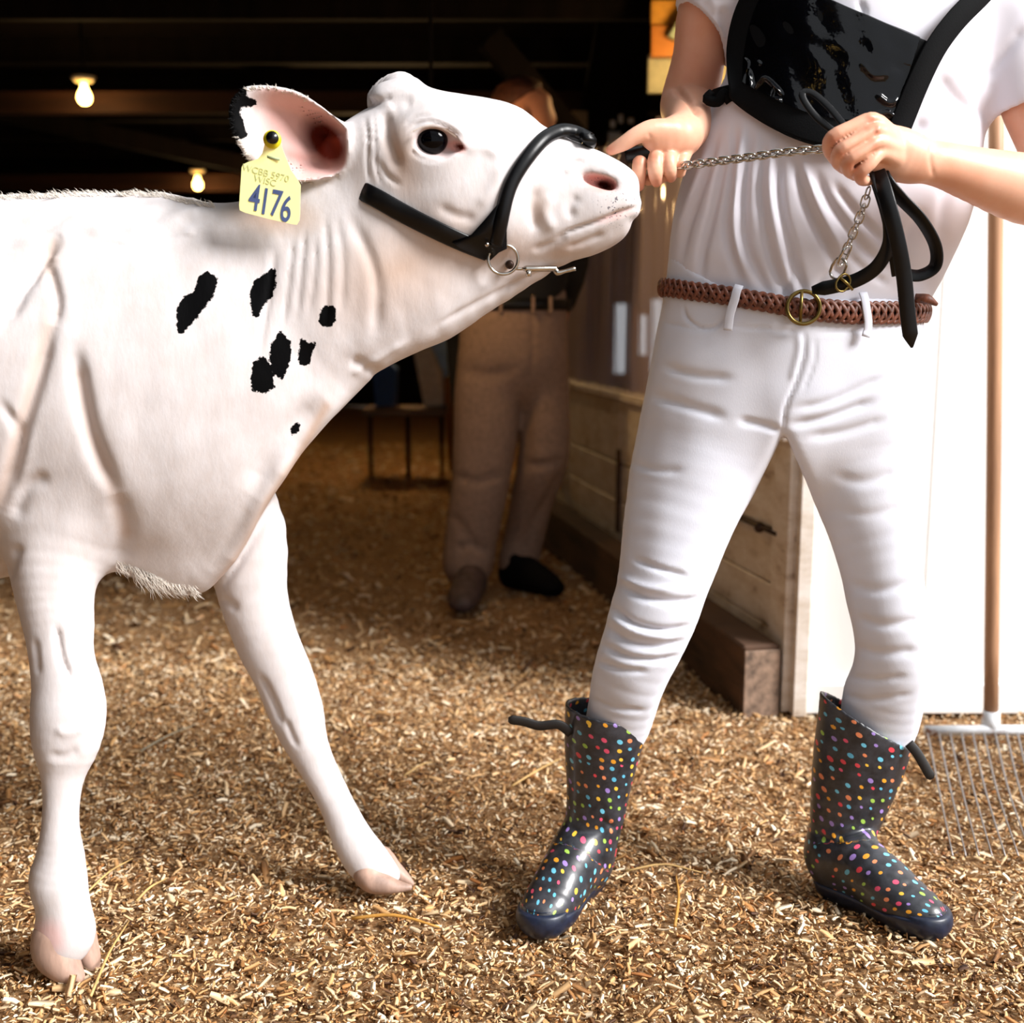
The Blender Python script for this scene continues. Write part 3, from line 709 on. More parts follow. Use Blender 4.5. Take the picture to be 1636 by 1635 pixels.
# crossbeams that carry the lamps
for (y, pyt, pyb, x0, x1, d) in ((5.72, 148, 182, -2.2, 3, 'brown crossbeam with the larger, left bulb below it'), (8.75, 279, 306, -3.2, 3, 'far brown crossbeam with the smaller bulb over the calf back')):
    zt, zb = P(800, pyt, y)[2], P(800, pyb, y)[2]
    board('crossbeam', (-6, y, (zt+zb)/2), (4.6, y, (zt+zb)/2), zt-zb, .09, BEAMW, label=d, cat='beam')
for i, (a, b) in enumerate((((-60,165,7),(700,330,9)),((330,150,6.5),(830,222,8)),((780,60,4.9),(950,260,5.1)))):
    pa_, pb_ = P(*a[:2], a[2]), P(*b[:2], b[2])
    board('brace', pa_, pb_, .11, .05, DARKW, label=['dark diagonal roof brace at the far left above the calf back','dark diagonal roof brace above the calf ear','dark diagonal brace running down to the post by the muzzle'][i], cat='beam')
# lamps
GLOWM = NT('bulb_glow'); GLOWM.set(GLOWM.p, 'Emission Color', srgb('#ffcf6a')); GLOWM.p.inputs['Emission Strength'].default_value = 14; GLOWM.base(srgb('#ffdf9a')); GLOWM = GLOWM.m
PORC = simple('porcelain', '#e8d8b8', .35, bump=0)
def bulb(px, py, fy, Y, label, e):
    c = P(px, py, Y); zf = P(px, fy, Y)[2]
    t = empty('ceiling_bulb', (c[0], c[1], zf+.02), label=label, cat='lamp', group='bare bulbs in the barn' )
    prof = [(.0,-.034),(.014,-.032),(.026,-.022),(.031,-.006),(.029,.010),(.020,.028),(.014,.042),(.013,.055)]
    bm = bmesh.new(); vs = [bm.verts.new((r_, 0, z)) for r_, z in prof]; es = [bm.edges.new((vs[i], vs[i+1])) for i in range(len(vs)-1)]
    bmesh.ops.spin(bm, geom=vs+es, axis=(0,0,1), cent=(0,0,0), steps=20, angle=2*math.pi); bmesh.ops.remove_doubles(bm, verts=bm.verts, dist=.0005)
    o = link('bulb', bm_mesh('bulb', bm), GLOWM, t); o.matrix_parent_inverse = Matrix(); o.location = (0,0,c[2]-zf-.02)
    bm = bmesh.new(); bmesh.ops.create_cone(bm, cap_ends=True, segments=24, radius1=.038, radius2=.055, depth=.022)
    o = link('socket', bm_mesh('socket', bm), PORC, t); o.matrix_parent_inverse = Matrix(); o.location = (0,0,-.01)
    zt = 2.29; r = tube('cord', [(0,0,0),(0,0,zt-(zf+.02))], .006, DARKW, t, smoothn=1, n=6); r.matrix_parent_inverse = Matrix()
    lamp('bulb_light', 'POINT', (c[0], c[1]-.0, c[2]-.09), e, (1,.62,.26), shadow_soft_size=.05)
bulb(135, 155, 131, 5.5, 'glowing bare bulb in a round socket, larger one at upper left', 3)
bulb(316, 295, 276, 8.5, 'smaller glowing bare bulb just above the calf back', 4)
bulb(610, 300, 285, 7.6, 'added bare bulb hidden behind the calf neck, lighting the far aisle floor', 26)  # added unseen lamp, brightens the strip of far floor
bulb(1150, 40, 20, 4.6, 'glowing bare bulb behind the upper arm of the person in white', 6)
bulb(690, 235, 225, 3.75, 'added bare bulb hidden behind the calf head, lighting the man in khaki', 5)  # added unseen lamp, warms the background man from his left front
for k, (x, y, z) in enumerate(((-.9,-.6,2.02),(-1.3,-1.5,2.05),(-.8,-2.3,2.0),(-1.8,-2.4,2.05),(-2.4,-1.2,2.0),(-1.2,-3.4,2.05),(-.6,-3.9,1.9),(-2.6,-3.2,2.05))):
    t = empty('lean_to_bulb', (x, y, z), label='bare bulb under the added lean-to roof, seen only as an amber glint on the black bib', cat='lamp', group='bulbs mirrored in the bib')
    bm = bmesh.new(); bmesh.ops.create_uvsphere(bm, u_segments=14, v_segments=10, radius=.032); o = link('bulb', bm_mesh('bulb', bm), GLOWM, t); o.matrix_parent_inverse = Matrix(); o.location = (0,0,-.03)
    r = tube('cord', [(0,0,0),(0,0,2.31-z)], .006, DARKW, t, smoothn=1, n=6); r.matrix_parent_inverse = Matrix()
# posts
board('post', P(1018,-20,5.62), P(885,700,5.62), .30, .10, DARKW, up=(1,0,0), bev=.006, label='broad dark wooden post between the muzzle and the upper arm', cat='post')
board('post', P(926,178,5.53), (P(915,600,5.53)[0],5.53,0), .072, .03, PALEW, up=(1,0,0), label='narrow pale wooden post seen past the noseband', cat='post')
board('post', (P(722,603,7.6)[0],7.6,P(722,603,7.6)[2]), (P(722,603,7.6)[0]+.03,7.6,0), .105, .09, simple('brown_post', '#6b4018', .8), up=(1,0,0), label='short brown wooden post behind the man in khaki trousers', cat='post')
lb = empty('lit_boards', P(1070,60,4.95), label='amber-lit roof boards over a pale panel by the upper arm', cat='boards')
def flat(nm, x0, y0, x1, y1, Y, m, t=.03, par=None, **kw):
    a, b = P(x0,(y0+y1)/2,Y), P(x1,(y0+y1)/2,Y); h = abs(P(x0,y0,Y)[2]-P(x0,y1,Y)[2]); return board(nm, a, b, h, t, m, par, **kw)
flat('panel', 1035, 88, 1200, 150, 4.98, simple('pale_green_panel', '#b9b898', .6, bump=0), par=lb)
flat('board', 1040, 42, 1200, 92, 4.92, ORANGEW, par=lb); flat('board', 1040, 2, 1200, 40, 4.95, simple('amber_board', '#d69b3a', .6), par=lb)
board('rafter', P(1072,62,4.88), P(1105,8,4.88), .03, .03, simple('grey_green', '#8c9a86', .6), lb)
CARD = simple('white_card', '#e4e6ee', .6, bump=0)
for i, (x, y, w, h, d) in enumerate(((979,198,8,12,'small white card on the dark post, leftmost of three'),(992,190,7,14,'small white card on the dark post, tallest and middle of three'),(1008,193,9,9,'small white card on the dark post, rightmost of three'),(982,220,20,20,'pale blue square card on the dark post below the small cards'))):
    flat('card', x-w/2, y-h/2, x+w/2, y+h/2, 5.555, CARD if i < 3 else simple('blue_card', '#a9b6d6', .6, bump=0), t=.003, label=d, cat='card')
# half wall running back
A0 = Vector((.715, 2.90, 0)); A1 = Vector((.20, 5.5, 0)); dv = (A1-A0).normalized(); nrm = Vector((-dv.y, dv.x, 0)); nrm = nrm if nrm.x < 0 else -nrm
L = (A1-A0).length
hw_ = empty('wall_stall', tuple((A0+A1)/2), kind='structure')
for (z0, z1, off) in ((.0,.187,0),(.19,.302,.002),(.306,.443,0),(.452,.688,.003)):
    for (s0, s1) in ((0, .98),(.985, 1.52),(1.53,L)):
        board('plank', A0+dv*s0+nrm*off+Vector((0,0,(z0+z1)/2)), A0+dv*s1+nrm*off+Vector((0,0,(z0+z1)/2)), z1-z0, .03, WHITEG, hw_, bev=.003)
board('plank', A0+Vector((0,0,.35)), A1+Vector((0,0,.35)), .66, .012, DARKW, hw_).location += -nrm*.02
board('ledge', A0+Vector((0,0,.703)), A1+Vector((0,0,.703)), .11, .026, WHITEG, hw_, up=tuple(nrm), bev=.003)
board('batten', A0+dv*.05+nrm*.022+Vector((0,0,.0)), A0+dv*.05+nrm*.022+Vector((0,0,.7)), .10, .02, WHITEG, hw_, up=tuple(dv), bev=.003)
for s_ in (1.0, 1.53): board('batten', A0+dv*s_+nrm*.02+Vector((0,0,.19)), A0+dv*s_+nrm*.02+Vector((0,0,.5)), .03, .014, simple('rust_strip', '#4a2e20', .7), hw_, up=tuple(dv))
board('trim_corner', (.722,2.885,.0), (.722,2.885,2.4), .035, .05, WHITEG, None, up=(1,0,0), kind='structure')
STEEL = simple('rusty_steel', '#3b2a22', .5, metal=.6, var=.3)
t = empty('hinge_rod', tuple(A0+dv*.4+Vector((0,0,.447))), label='dark iron rod with a round end stud on the stall boards', cat='rod')
tube('rod', [A0+dv*s_+nrm*.03+Vector((0,0,.447)) for s_ in (.07,.5,.95)], .006, STEEL, t)
bm = bmesh.new(); bmesh.ops.create_uvsphere(bm, u_segments=12, v_segments=8, radius=.014); o = link('stud', bm_mesh('stud', bm), STEEL, t); o.location = A0+dv*.18+nrm*.032+Vector((0,0,.445)); o.matrix_parent_inverse = world_of(t).inverted()
kb = empty('kick_beam', tuple(A0), label='rough brown timber along the foot of the stall wall', cat='beam')
board('timber', A0+nrm*.09+dv*.0+Vector((0,0,.085)), A1+nrm*.09+Vector((0,0,.085)), .19, .10, KICKW, kb, bev=.006)
board('timber_end', A0+nrm*.09-dv*.006+Vector((0,0,.08)), A0+nrm*.09-dv*.001+Vector((0,0,.08)), .175, .095, ENDW, kb, bev=.002)
# clear plastic screen over the half wall
PL = NT('plastic_screen'); tr = PL.add('ShaderNodeBsdfTransparent', Color=(.9,.92,.95,1)); gl = PL.n.new('ShaderNodeBsdfGlossy'); gl.inputs['Color'].default_value = (.85,.85,.92,1); gl.inputs['Roughness'].default_value = .09
df = PL.n.new('ShaderNodeBsdfDiffuse'); df.inputs['Color'].default_value = (.80,.66,.74,1)
mx = PL.n.new('ShaderNodeMixShader'); mx.inputs[0].default_value = .55; PL.t.links.new(tr.outputs[0], mx.inputs[1]); PL.t.links.new(df.outputs[0], mx.inputs[2])
mx2 = PL.n.new('ShaderNodeMixShader'); lw = PL.n.new('ShaderNodeLayerWeight'); lw.inputs[0].default_value = .45; mx2.inputs[0].default_value = .22; PL.t.links.new(mx.outputs[0], mx2.inputs[1]); PL.t.links.new(gl.outputs[0], mx2.inputs[2])
nn = PL.noise(6, 3, .5, PL.scaled((1,1,.3))); bp = PL.n.new('ShaderNodeBump'); bp.inputs['Strength'].default_value = .6; bp.inputs['Distance'].default_value = .03; PL.t.links.new(nn.outputs[0], bp.inputs['Height']); PL.t.links.new(bp.outputs[0], gl.inputs['Normal'])
PL.t.links.new(mx2.outputs[0], PL.out.inputs[0])
nu, nv = 420, 30; V = []; 
for i in range(nu):
    s_ = i/(nu-1)*L
    for j in range(nv):
        z = .718+j/(nv-1)*.92
        w_ = .011*math.sin(s_*58+.8*math.sin(z*5))+.010*math.sin(s_*17+z*3)
        V.append(A0+dv*s_+nrm*(w_-.01)+Vector((0,0,z)))
V = np.array([tuple(v) for v in V]); i, j = np.meshgrid(np.arange(nu-1), np.arange(nv-1), indexing='ij'); i, j = i.ravel(), j.ravel()
link('plastic_curtain', mesh_np('plastic_curtain', V, np.stack([i*nv+j,(i+1)*nv+j,(i+1)*nv+j+1,i*nv+j+1],1)), PL.m, label='rippled clear plastic curtain hanging above the white stall wall', cat='curtain')
# far clutter
st = empty('bench', P(690,660,7.2), label='low dark bench under a draped grey cloth behind the khaki man', cat='bench')
flat('seat', 585, 650, 712, 662, 7.2, simple('bench_wood', '#574640', .7), t=.3, par=st)
for x in (592, 652, 706): flat('leg', x-3, 660, x+3, 764, 7.2, DARKW, t=.04, par=st)
def cloth(nm, pts, Y, m, t, **kw):
    fr = [P(x, y, Y+.03*math.sin(i*1.7)) for i, (x, y) in enumerate(pts)]; bk = [p+np.array([0,t,0]) for p in fr]; n = len(fr)
    me = bpy.data.meshes.new(nm); me.from_pydata([tuple(p) for p in fr+bk], [], [tuple(range(n)), tuple(range(2*n-1, n-1, -1))]+[(i, i+n, (i+1)%n+n, (i+1)%n) for i in range(n)]); me.update(); return link(nm, me, m, smooth=False, **kw)
cloth('cloth', [(655,530),(676,525),(690,560),(706,598),(706,648),(678,650),(668,600)], 7.15, simple('grey_cloth', '#b9b0b2', .9), .12, label='crumpled pale grey cloth draped on the far bench', cat='cloth')
cloth('board', [(670,520),(722,515),(722,598),(709,604),(709,650),(690,650)], 7.27, simple('pale_blue', '#a8c4ea', .6, bump=0, emit=None), .02, label='pale blue board propped behind the grey cloth', cat='board')
cloth('bag', [(596,600),(612,575),(632,590),(630,648),(600,650)], 7.1, simple('blue_bag', '#183c7c', .7), .2, label='dark blue bag on the aisle floor under the calf neck', cat='bag')
# rake leaning on the white wall
rk = empty('fork', (1.13, 2.8, 0), label='long-handled wire fork leaning against the white wall', cat='fork')
HANDLE = simple('handle_wood', '#b48662', .55, var=.3, nscale=20, bump=.2, stretch=(1,1,.06))
h0 = G(1583,1152,.05); tube('handle', [h0, P(1588,700,h0[1]+.06), P(1592,120,h0[1]+.11)], .0165, HANDLE, rk, n=14)
PIPE = NT('painted_pipe'); pn_ = PIPE.noise(14, 4); PIPE.base(PIPE.ramp(pn_.outputs[0], [(.40, srgb('#8a5a3c')), (.46, srgb('#c9ccd0')), (.7, srgb('#eceff2'))])); PIPE.p.inputs['Roughness'].default_value = .4; PIPE = PIPE.m
b0, b1 = G(1478,1168,.03), G(1760,1166,.03); tube('crossbar', [b0, b1], .013, PIPE, rk, smoothn=1)
bm = bmesh.new(); bmesh.ops.create_cone(bm, cap_ends=True, segments=16, radius1=.022, radius2=.019, depth=.05); o = link('ferrule', bm_mesh('ferrule', bm), PIPE, rk); o.location = Vector(h0)+Vector((0,0,0)); o.matrix_parent_inverse = world_of(rk).inverted()
WIRE = simple('wire', '#8f8a88', .4, metal=.7, bump=0)
for i in range(16):
    a = G(1482+18*i, 1172, .03); c_ = G(1500+18.5*i, 1262, .035); b = G(1522+21*i, 1368, .014)
    tube('tine', [a, c_, b], [.0026,.0024,.0015], WIRE, rk, n=6)
# loose straws
STR = simple('straw', '#c8a468', .6, bump=.2, var=.2); STRO = simple('straw_orange', '#c08a3c', .6, var=.2)
for pts, r_, mm, d in (([(145,1592),(175,1530),(206,1472)],.0024,STR,'long pale straw standing off the near hoof'),([(140,1425),(175,1400),(212,1372)],.0022,STR,'pale straw leaning beside the near foreleg'),([(218,1440),(240,1425),(268,1403)],.0024,STR,'short tan straw between the calf forelegs'),
    ([(562,1468),(630,1470),(702,1482)],.0034,STRO,'orange straw lying below the far hoof'),([(818,1256),(860,1236),(896,1212)],.0024,STR,'thin yellow straw left of the boot shaft'),([(1000,1392),(1060,1388),(1120,1394)],.002,STR,'thin straw lying right of the left boot'),
    ([(1078,1480),(1084,1440),(1080,1400)],.003,STRO,'short orange straw between the two boots'),([(645,1240),(672,1228),(690,1218)],.002,STR,'small straw right of the far foreleg'),([(225,1200),(270,1180),(312,1158)],.0022,simple('grey_stem', '#8c8672', .7),'grey green stem between the calf forelegs')):
    q = [G(x, y, .016) for x, y in pts]; q[1][2] += .008; tube('straw', q, [r_, r_*.9, r_*.5], mm, n=5, label=d, cat='straw')
# ---- man in the background
YM = 4.15
man = empty('person', P(790,950,YM)*[1,1,0], label='man in khaki trousers and black shirt standing in the aisle, facing right', cat='person')
KH = simple('khaki_cloth', '#8d7465', .85, var=.15, nscale=60, bump=.3); BK = simple('black_shirt', '#0c0b0d', .8, bump=.2)
SKINM = simple('man_skin', '#c08468', .5, var=.08, bump=.1)
def organic(b, res, nm, m, par, fold=None, smooth=1, amp=None, post=None):
    v, q = b.mesh(res); v = relax(v, q, smooth, .45)
    if fold: v = folds(v, q, fold)
    if amp: n_ = vnormals(v, q); v = v+n_*sum(lump(v, s_, i+3)*a for i, (s_, a) in enumerate(amp))[:, None]
    me = mesh_np(nm, v, q)
    if post: post(me, v, q)
    return link(nm, me, m, par), v, q
b = Body()
b.chain(C([(820,478,84,YM,.11),(820,520,87,YM,.12),(818,560,84,YM,.12)]), .03)
b.chain(C([(790,560,52,YM,.10),(780,600,52,YM,.10),(775,700,51,YM-.02,.095),(766,780,46,YM-.03,.09),(754,850,42,YM-.02,.085),(748,896,41,YM-.02,.09),(749,908,34,YM-.03,.085)]), .03)
b.chain(C([(862,560,44,YM+.02,.10),(870,620,40,YM+.04,.10),(870,700,39,YM+.03,.09),(866,740,40,YM+.03,.09),(850,800,35,YM+.1,.085),(838,860,31,YM+.14,.08),(828,898,31,YM+.13,.08),(828,908,26,YM+.12,.07)]), .03)
mb = Body(); mb.chain(C([(836,300,60,YM,.10),(840,262,30,YM,.06),(842,235,26,YM,.055)]), .02)
mb.ell(P(836,180,YM), (.093,.074,.105), .01); mb.ell(P(856,200,YM), (.062,.058,.085), .03)
mb.chain(C([(868,232,12,YM,.03),(855,236,14,YM,.045)]), .03); mb.chain(C([(870,170,5,YM,.008),(882,190,6,YM,.013)]), .02); mb.ell(P(866,158,YM), (.03,.045,.012), .02)
mb.chain(C([(874,205,4,YM,.018),(876,213,4,YM,.018)]), .012); mb.ell(P(838,188,YM-.078), (.018,.012,.03), .01)
mb.chain(C([(745,330,30,YM-.02,.05),(732,430,24,YM-.05,.045),(738,540,20,YM+.12,.04),(746,620,20,YM+.13,.03),(748,650,17,YM+.13,.015)]), .02)
mb.chain(C([(900,330,30,YM,.05),(912,420,24,YM+.05,.045),(895,480,20,YM+.2,.04),(885,520,20,YM+.2,.03)]), .02)
mbody = organic(mb, .009, 'body', SKINM, man)
organic(b, .009, 'trousers', KH, man, fold=[([(735,590),(780,600),(825,590)],10,.008),([(722,760),(765,770),(805,755)],8,.010),([(840,745),(870,742),(905,735)],6,.014),([(905,740),(880,790),(850,840),(820,890)],8,.014),([(845,640),(838,700),(835,760)],12,.010),([(720,820),(760,870),(785,880)],8,.008),([(850,490),(852,560),(845,620)],4,.006),([(725,880),(750,872),(780,880)],7,.010)], amp=((14,.006),))
b = Body(); b.chain(C([(820,490,82,YM,.115),(822,440,84,YM,.12),(828,360,92,YM,.13),(832,300,96,YM,.12),(838,272,60,YM,.09)]), .03)
b.chain(C([(770,290,40,YM,.07),(745,330,34,YM-.02,.062),(732,430,29,YM-.05,.055),(736,540,25,YM+.12,.05),(738,640,17,YM+.12,.035)]), .03)
b.chain(C([(885,295,40,YM,.07),(903,330,32,YM,.062),(914,420,27,YM+.05,.055),(895,478,24,YM+.2,.05)]), .03)
organic(b, .010, 'shirt', BK, man, amp=((12,.006),))
b = Body(); b.ell(P(832,168,YM+.0), (.100,.082,.095), .01)
b.func(lambda X, Y, Z: (X-P(850,160,YM)[0])*.55-(Z-P(850,152,YM)[2])*.85+0*Y, (-9,-9,-9), (9,9,9), 'i', .02)
organic(b, .006, 'hair', simple('brown_hair', '#4a2414', .7, var=.3, nscale=90, bump=.6), man, amp=((90,.003),))
w0 = [P(820,487,YM)+np.array([.195*math.cos(a), .118*math.sin(a), 0]) for a in np.linspace(0, 2*math.pi, 40, endpoint=False)]
link('belt', pymesh('belt', [sweep([Vector(p) for p in w0], [(-.018,-.004),(.018,-.004),(.018,.004),(-.018,.004)], normals=[Vector((math.cos(a),math.sin(a),0)) for a in np.linspace(0,2*math.pi,40,endpoint=False)], closed=True)]), simple('black_leather', '#060506', .4, spec=.3, bump=.1), man)
for x in (800, 852, 880):
    p = P(x, 487, YM-.12); board('belt_loop', p+[0,0,-.028], p+[0,0,.028], .012, .006, KH, man, up=(1,0,0))
for rows in ([(.0,.05,0),(.0,-.10,0),(.0,-.20,0)],):
    for cx, cy, sk, nm, mm in ((750, 956, (-.02,-.15), 'shoe', simple('grey_shoe', '#54423e', .6, var=.3)), (838, 925, (.10,-.10), 'shoe', simple('dark_shoe', '#0a090b', .8, spec=.1))):
        g = G(cx, cy+ (8 if cx < 800 else 20), 0); b = Body(); d_ = np.array([sk[0], sk[1], 0])
        b.chain([[*(g-d_*.45+[0,0,.06]),.052,.062],[*(g+[0,0,.068]),.055,.068],[*(g+d_*.6+[0,0,.05]),.058,.05],[*(g+d_*.95+[0,0,.038]),.048,.036]], .02, axis=(0,0,1))
        b.chain([[*(g-d_*.3+[0,0,.07]),.045,.045],[*(g-d_*.3+[0,0,.12]),.045,.045]], .03)
        b.func(lambda X, Y, Z: .004-Z+0*X+0*Y, (-9,-9,-9), (9,9,9), 'i', .004)
        o, v, q = organic(b, .006, nm, mm, man)
        if cx < 800:
            lace = simple('orange_lace', '#b04a24', .6, bump=0)
            for k in range(3):
                c0 = g+d_*(.1+.18*k)+[0,0,.107-.012*k]; tube('lace', [c0+[-.03,.0,-.012], c0, c0+[.03,0,-.012]], .004, lace, o, n=6)
# ================================================================ the person leading the calf
YW = 1.96
per = empty('person', (.38, 1.93, 0), label='person in white shirt and white jeans with polka-dot boots, holding the calf', cat='person')
def skinmat(name, c1, c2):
    m = NT(name); n = m.noise(14, 4); n2 = m.noise(300, 3)
    c = m.ramp(n.outputs[0], [(.3, srgb(c1)), (.7, srgb(c2))]); r = m.at('redness_shade')
    c = m.mix(m.math('MULTIPLY', r.outputs['Fac'], .6), c, srgb('#c06a4c')); m.base(c)
    m.p.inputs['Roughness'].default_value = .42; m.p.inputs['Subsurface Weight'].default_value = .18; m.p.inputs['Subsurface Radius'].default_value = (.01,.004,.002)
    m.p.inputs['Specular IOR Level'].default_value = .4; m.bump(n2.outputs[0], .12, .0005); return m.m
SKIN = skinmat('skin', '#dba184', '#e8b79c')
HB = Body()
# her right arm (at the calf's muzzle)
HB.chain(C([(1195,-28,50,1.97,.042),(1155,-12,49,1.98,.044),(1128,20,45,2.00,.045),(1117,90,42,2.03,.042),(1104,150,45,2.06,.042),(1100,172,45,2.05,.040),(1104,186,42,2.00,.038),(1100,200,38,1.94,.034),(1092,212,33,1.89,.028),(1082,220,30,1.862,.024)]), .012, sub=4)
HB.chain(C([(1090,216,32,1.872,.026),(1066,222,30,1.85,.022),(1046,226,20,1.842,.018)]), .012)
HB.chain(C([(1072,210,20,1.842,.016),(1042,209,18,1.83,.014),(1018,216,14,1.824,.0125),(997,229,12,1.824,.011),(976,240,8.5,1.828,.008)]), .008)
HB.chain(C([(1058,238,14,1.868,.014),(1030,246,11,1.862,.011),(1022,258,11.5,1.842,.0105),(1021,278,11,1.838,.0105),(1021,297,9,1.846,.009)]), .0025)
HB.chain(C([(1072,236,14,1.868,.014),(1052,244,12,1.848,.011),(1047,256,12.5,1.832,.0105),(1047,276,12,1.828,.0105),(1049,290,9.5,1.836,.009)]), .0025)
HB.chain(C([(1085,236,14,1.868,.014),(1074,246,12,1.850,.011),(1069,256,12,1.834,.0105),(1070,272,11.5,1.831,.010),(1072,283,9,1.840,.009)]), .0025)
HB.chain(C([(1095,238,14,1.870,.014),(1092,252,11,1.852,.010),(1088,264,10.5,1.842,.010),(1087,276,8.5,1.846,.0085)]), .0025)
HB.chain(C([(1085,270,12,1.872,.014),(1055,280,13,1.868,.014),(1035,288,9,1.862,.010)]), .006)
# her left arm
HB.chain(C([(1560,-22,50,1.97,.040),(1606,40,52,1.955,.042),(1657,170,54,1.912,.043),(1718,290,58,1.87,.045),(1716,312,56,1.85,.045)]), .02)
HB.chain(C([(1722,312,58,1.85,.046),(1640,302,55,1.815,.043),(1560,280,43,1.785,.035),(1508,264,36,1.762,.029),(1470,257,34,1.745,.024),(1440,250,38,1.735,.021)]), .015, sub=4)
HB.chain(C([(1455,252,36,1.738,.020),(1425,240,38,1.728,.018),(1402,226,30,1.722,.016)]), .015)
HB.chain(C([(1420,215,16,1.722,.014),(1394,193,13.5,1.708,.0125),(1360,205,12.5,1.700,.011),(1330,220,12,1.700,.0115),(1325,238,11,1.716,.011),(1334,254,10,1.736,.010)]), .0035)
HB.chain(C([(1425,226,16,1.718,.014),(1398,210,13,1.698,.012),(1366,226,12,1.690,.011),(1342,241,11.5,1.690,.0115),(1338,258,10.5,1.708,.0105),(1348,268,10,1.728,.010)]), .0035)
HB.chain(C([(1428,238,16,1.716,.014),(1402,227,12.5,1.696,.012),(1378,243,11.5,1.688,.011),(1356,258,11,1.690,.011),(1355,272,10,1.708,.010),(1366,280,9,1.724,.009)]), .0035)
HB.chain(C([(1430,252,16,1.718,.013),(1406,245,11.5,1.702,.011),(1389,262,11,1.694,.0105),(1374,277,10.5,1.697,.0105),(1377,288,9,1.710,.009),(1388,289,8,1.722,.008)]), .0035)
HB.chain(C([(1425,262,16,1.735,.014),(1390,258,16,1.722,.013),(1365,250,14,1.722,.012)]), .006)
HB.chain(C([(1450,238,20,1.755,.015),(1412,226,16,1.758,.014),(1375,232,13,1.752,.012),(1345,246,11,1.748,.010)]), .008)
# shoulders, neck, head
nx = P(1385,-60,YW)[0]
HB.chain([[nx-.02,YW,1.30,.13,.09],[nx,YW,1.40,.12,.085],[nx,YW+.01,1.50,.065,.06],[nx,YW+.01,1.56,.052,.055],[nx-.005,YW-.005,1.66,.052,.054]], .03)
HB.chain(C([(1210,-20,42,1.97,.042),(1385,-40,44,YW,.05),(1545,-20,44,1.97,.040)]), .04)
hc = np.array([nx-.01, YW-.01, 1.775])
HB.ell(hc, (.075,.095,.105), .02); HB.ell(hc+[0,-.03,-.06], (.055,.062,.065), .03); HB.chain([[*(hc+[0,-.092,.01]),.009,.008],[*(hc+[0,-.108,-.025]),.014,.012]], .012)
for sx in (-1, 1):
    HB.ell(hc+[sx*.077,.0,-.01], (.008,.018,.032), .01); HB.ell(hc+[sx*.032,-.085,.018], (.018,.012,.012), .006, 's')
HB.chain([[*(hc+[-.022,-.088,-.058]),.006,.006],[*(hc+[0,-.095,-.057]),.008,.008],[*(hc+[.022,-.088,-.058]),.006,.006]], .006)
hand_f = [([(1394,203),(1362,214),(1330,232)],3.4,.0015),([(1398,220),(1370,234),(1342,252)],3.4,.0015),([(1402,238),(1380,252),(1358,268)],3.4,.0015),
  ([(1490,225),(1486,250),(1492,285)],4,.0012),([(1386,182),(1400,190)],5,-.0015),([(1404,200),(1402,212)],4,-.002),([(1075,140),(1100,158),(1120,185)],6,.008),([(1036,213),(1040,222)],3,.001),([(1328,218),(1322,230)],3,.001)]
v, q = HB.mesh(.0024); v = relax(v, q, 1, .35); v = folds(v, q, hand_f)
me = mesh_np('body', v, q); px, py = proj(v)
red = np.zeros(len(v))
for (x, y, r_) in ((1392,195,14),(1330,226,12),(1343,246,11),(1358,264,11),(1376,282,11),(1402,212,9),(974,241,10),(1021,300,12),(1049,296,14),(1071,292,12),(1398,232,9),(1023,258,8),(1048,250,8)):
    red = np.maximum(red, np.exp(-((px-x)**2+(py-y)**2)/r_**2))
red = np.maximum(red, .35*np.clip((170-py)/60, 0, 1)*(px < 1180)); attr(me, 'redness_shade', red*(v[:, 1] < 2.15))  # last term reddens the upper arm: barn shade painted into the skin
link('body', me, SKIN, per); TB = bvh(v, q)
HAIRW = simple('long_hair', '#5a3a22', .5, var=.3, nscale=60, bump=.6, stretch=(1,1,.1))
b = Body(); b.ell(hc+[0,.012,.012], (.084,.102,.112), .01); b.func(lambda X, Y, Z: -(Y-(hc[1]-.045))-(Z-hc[2]-.02)*.55+0*X, (-9,-9,-9), (9,9,9), 'i', .02)
b.chain([[*(hc+[0,.10,.03]),.03,.03],[*(hc+[0,.15,-.02]),.032,.03],[*(hc+[.0,.14,-.14]),.028,.025],[*(hc+[0,.13,-.24]),.01,.01]], .02)
organic(b, .007, 'hair', HAIRW, per, amp=((80,.003),))
for sx in (-1, 1):
    bm = bmesh.new(); bmesh.ops.create_uvsphere(bm, u_segments=16, v_segments=10, radius=.0115); o = link('eye', bm_mesh('eye', bm), simple('eye_white', '#e8e4e0', .2, bump=0), per); o.location = Vector(hc+[sx*.032,-.082,.018]); o.matrix_parent_inverse = world_of(per).inverted()
    bm = bmesh.new(); bmesh.ops.create_uvsphere(bm, u_segments=12, v_segments=8, radius=.0055); p_ = link('iris', bm_mesh('iris', bm), simple('iris_brown', '#2a1a10', .15, bump=0), o); p_.location = (0,-.0075,0); p_.matrix_parent_inverse = Matrix()
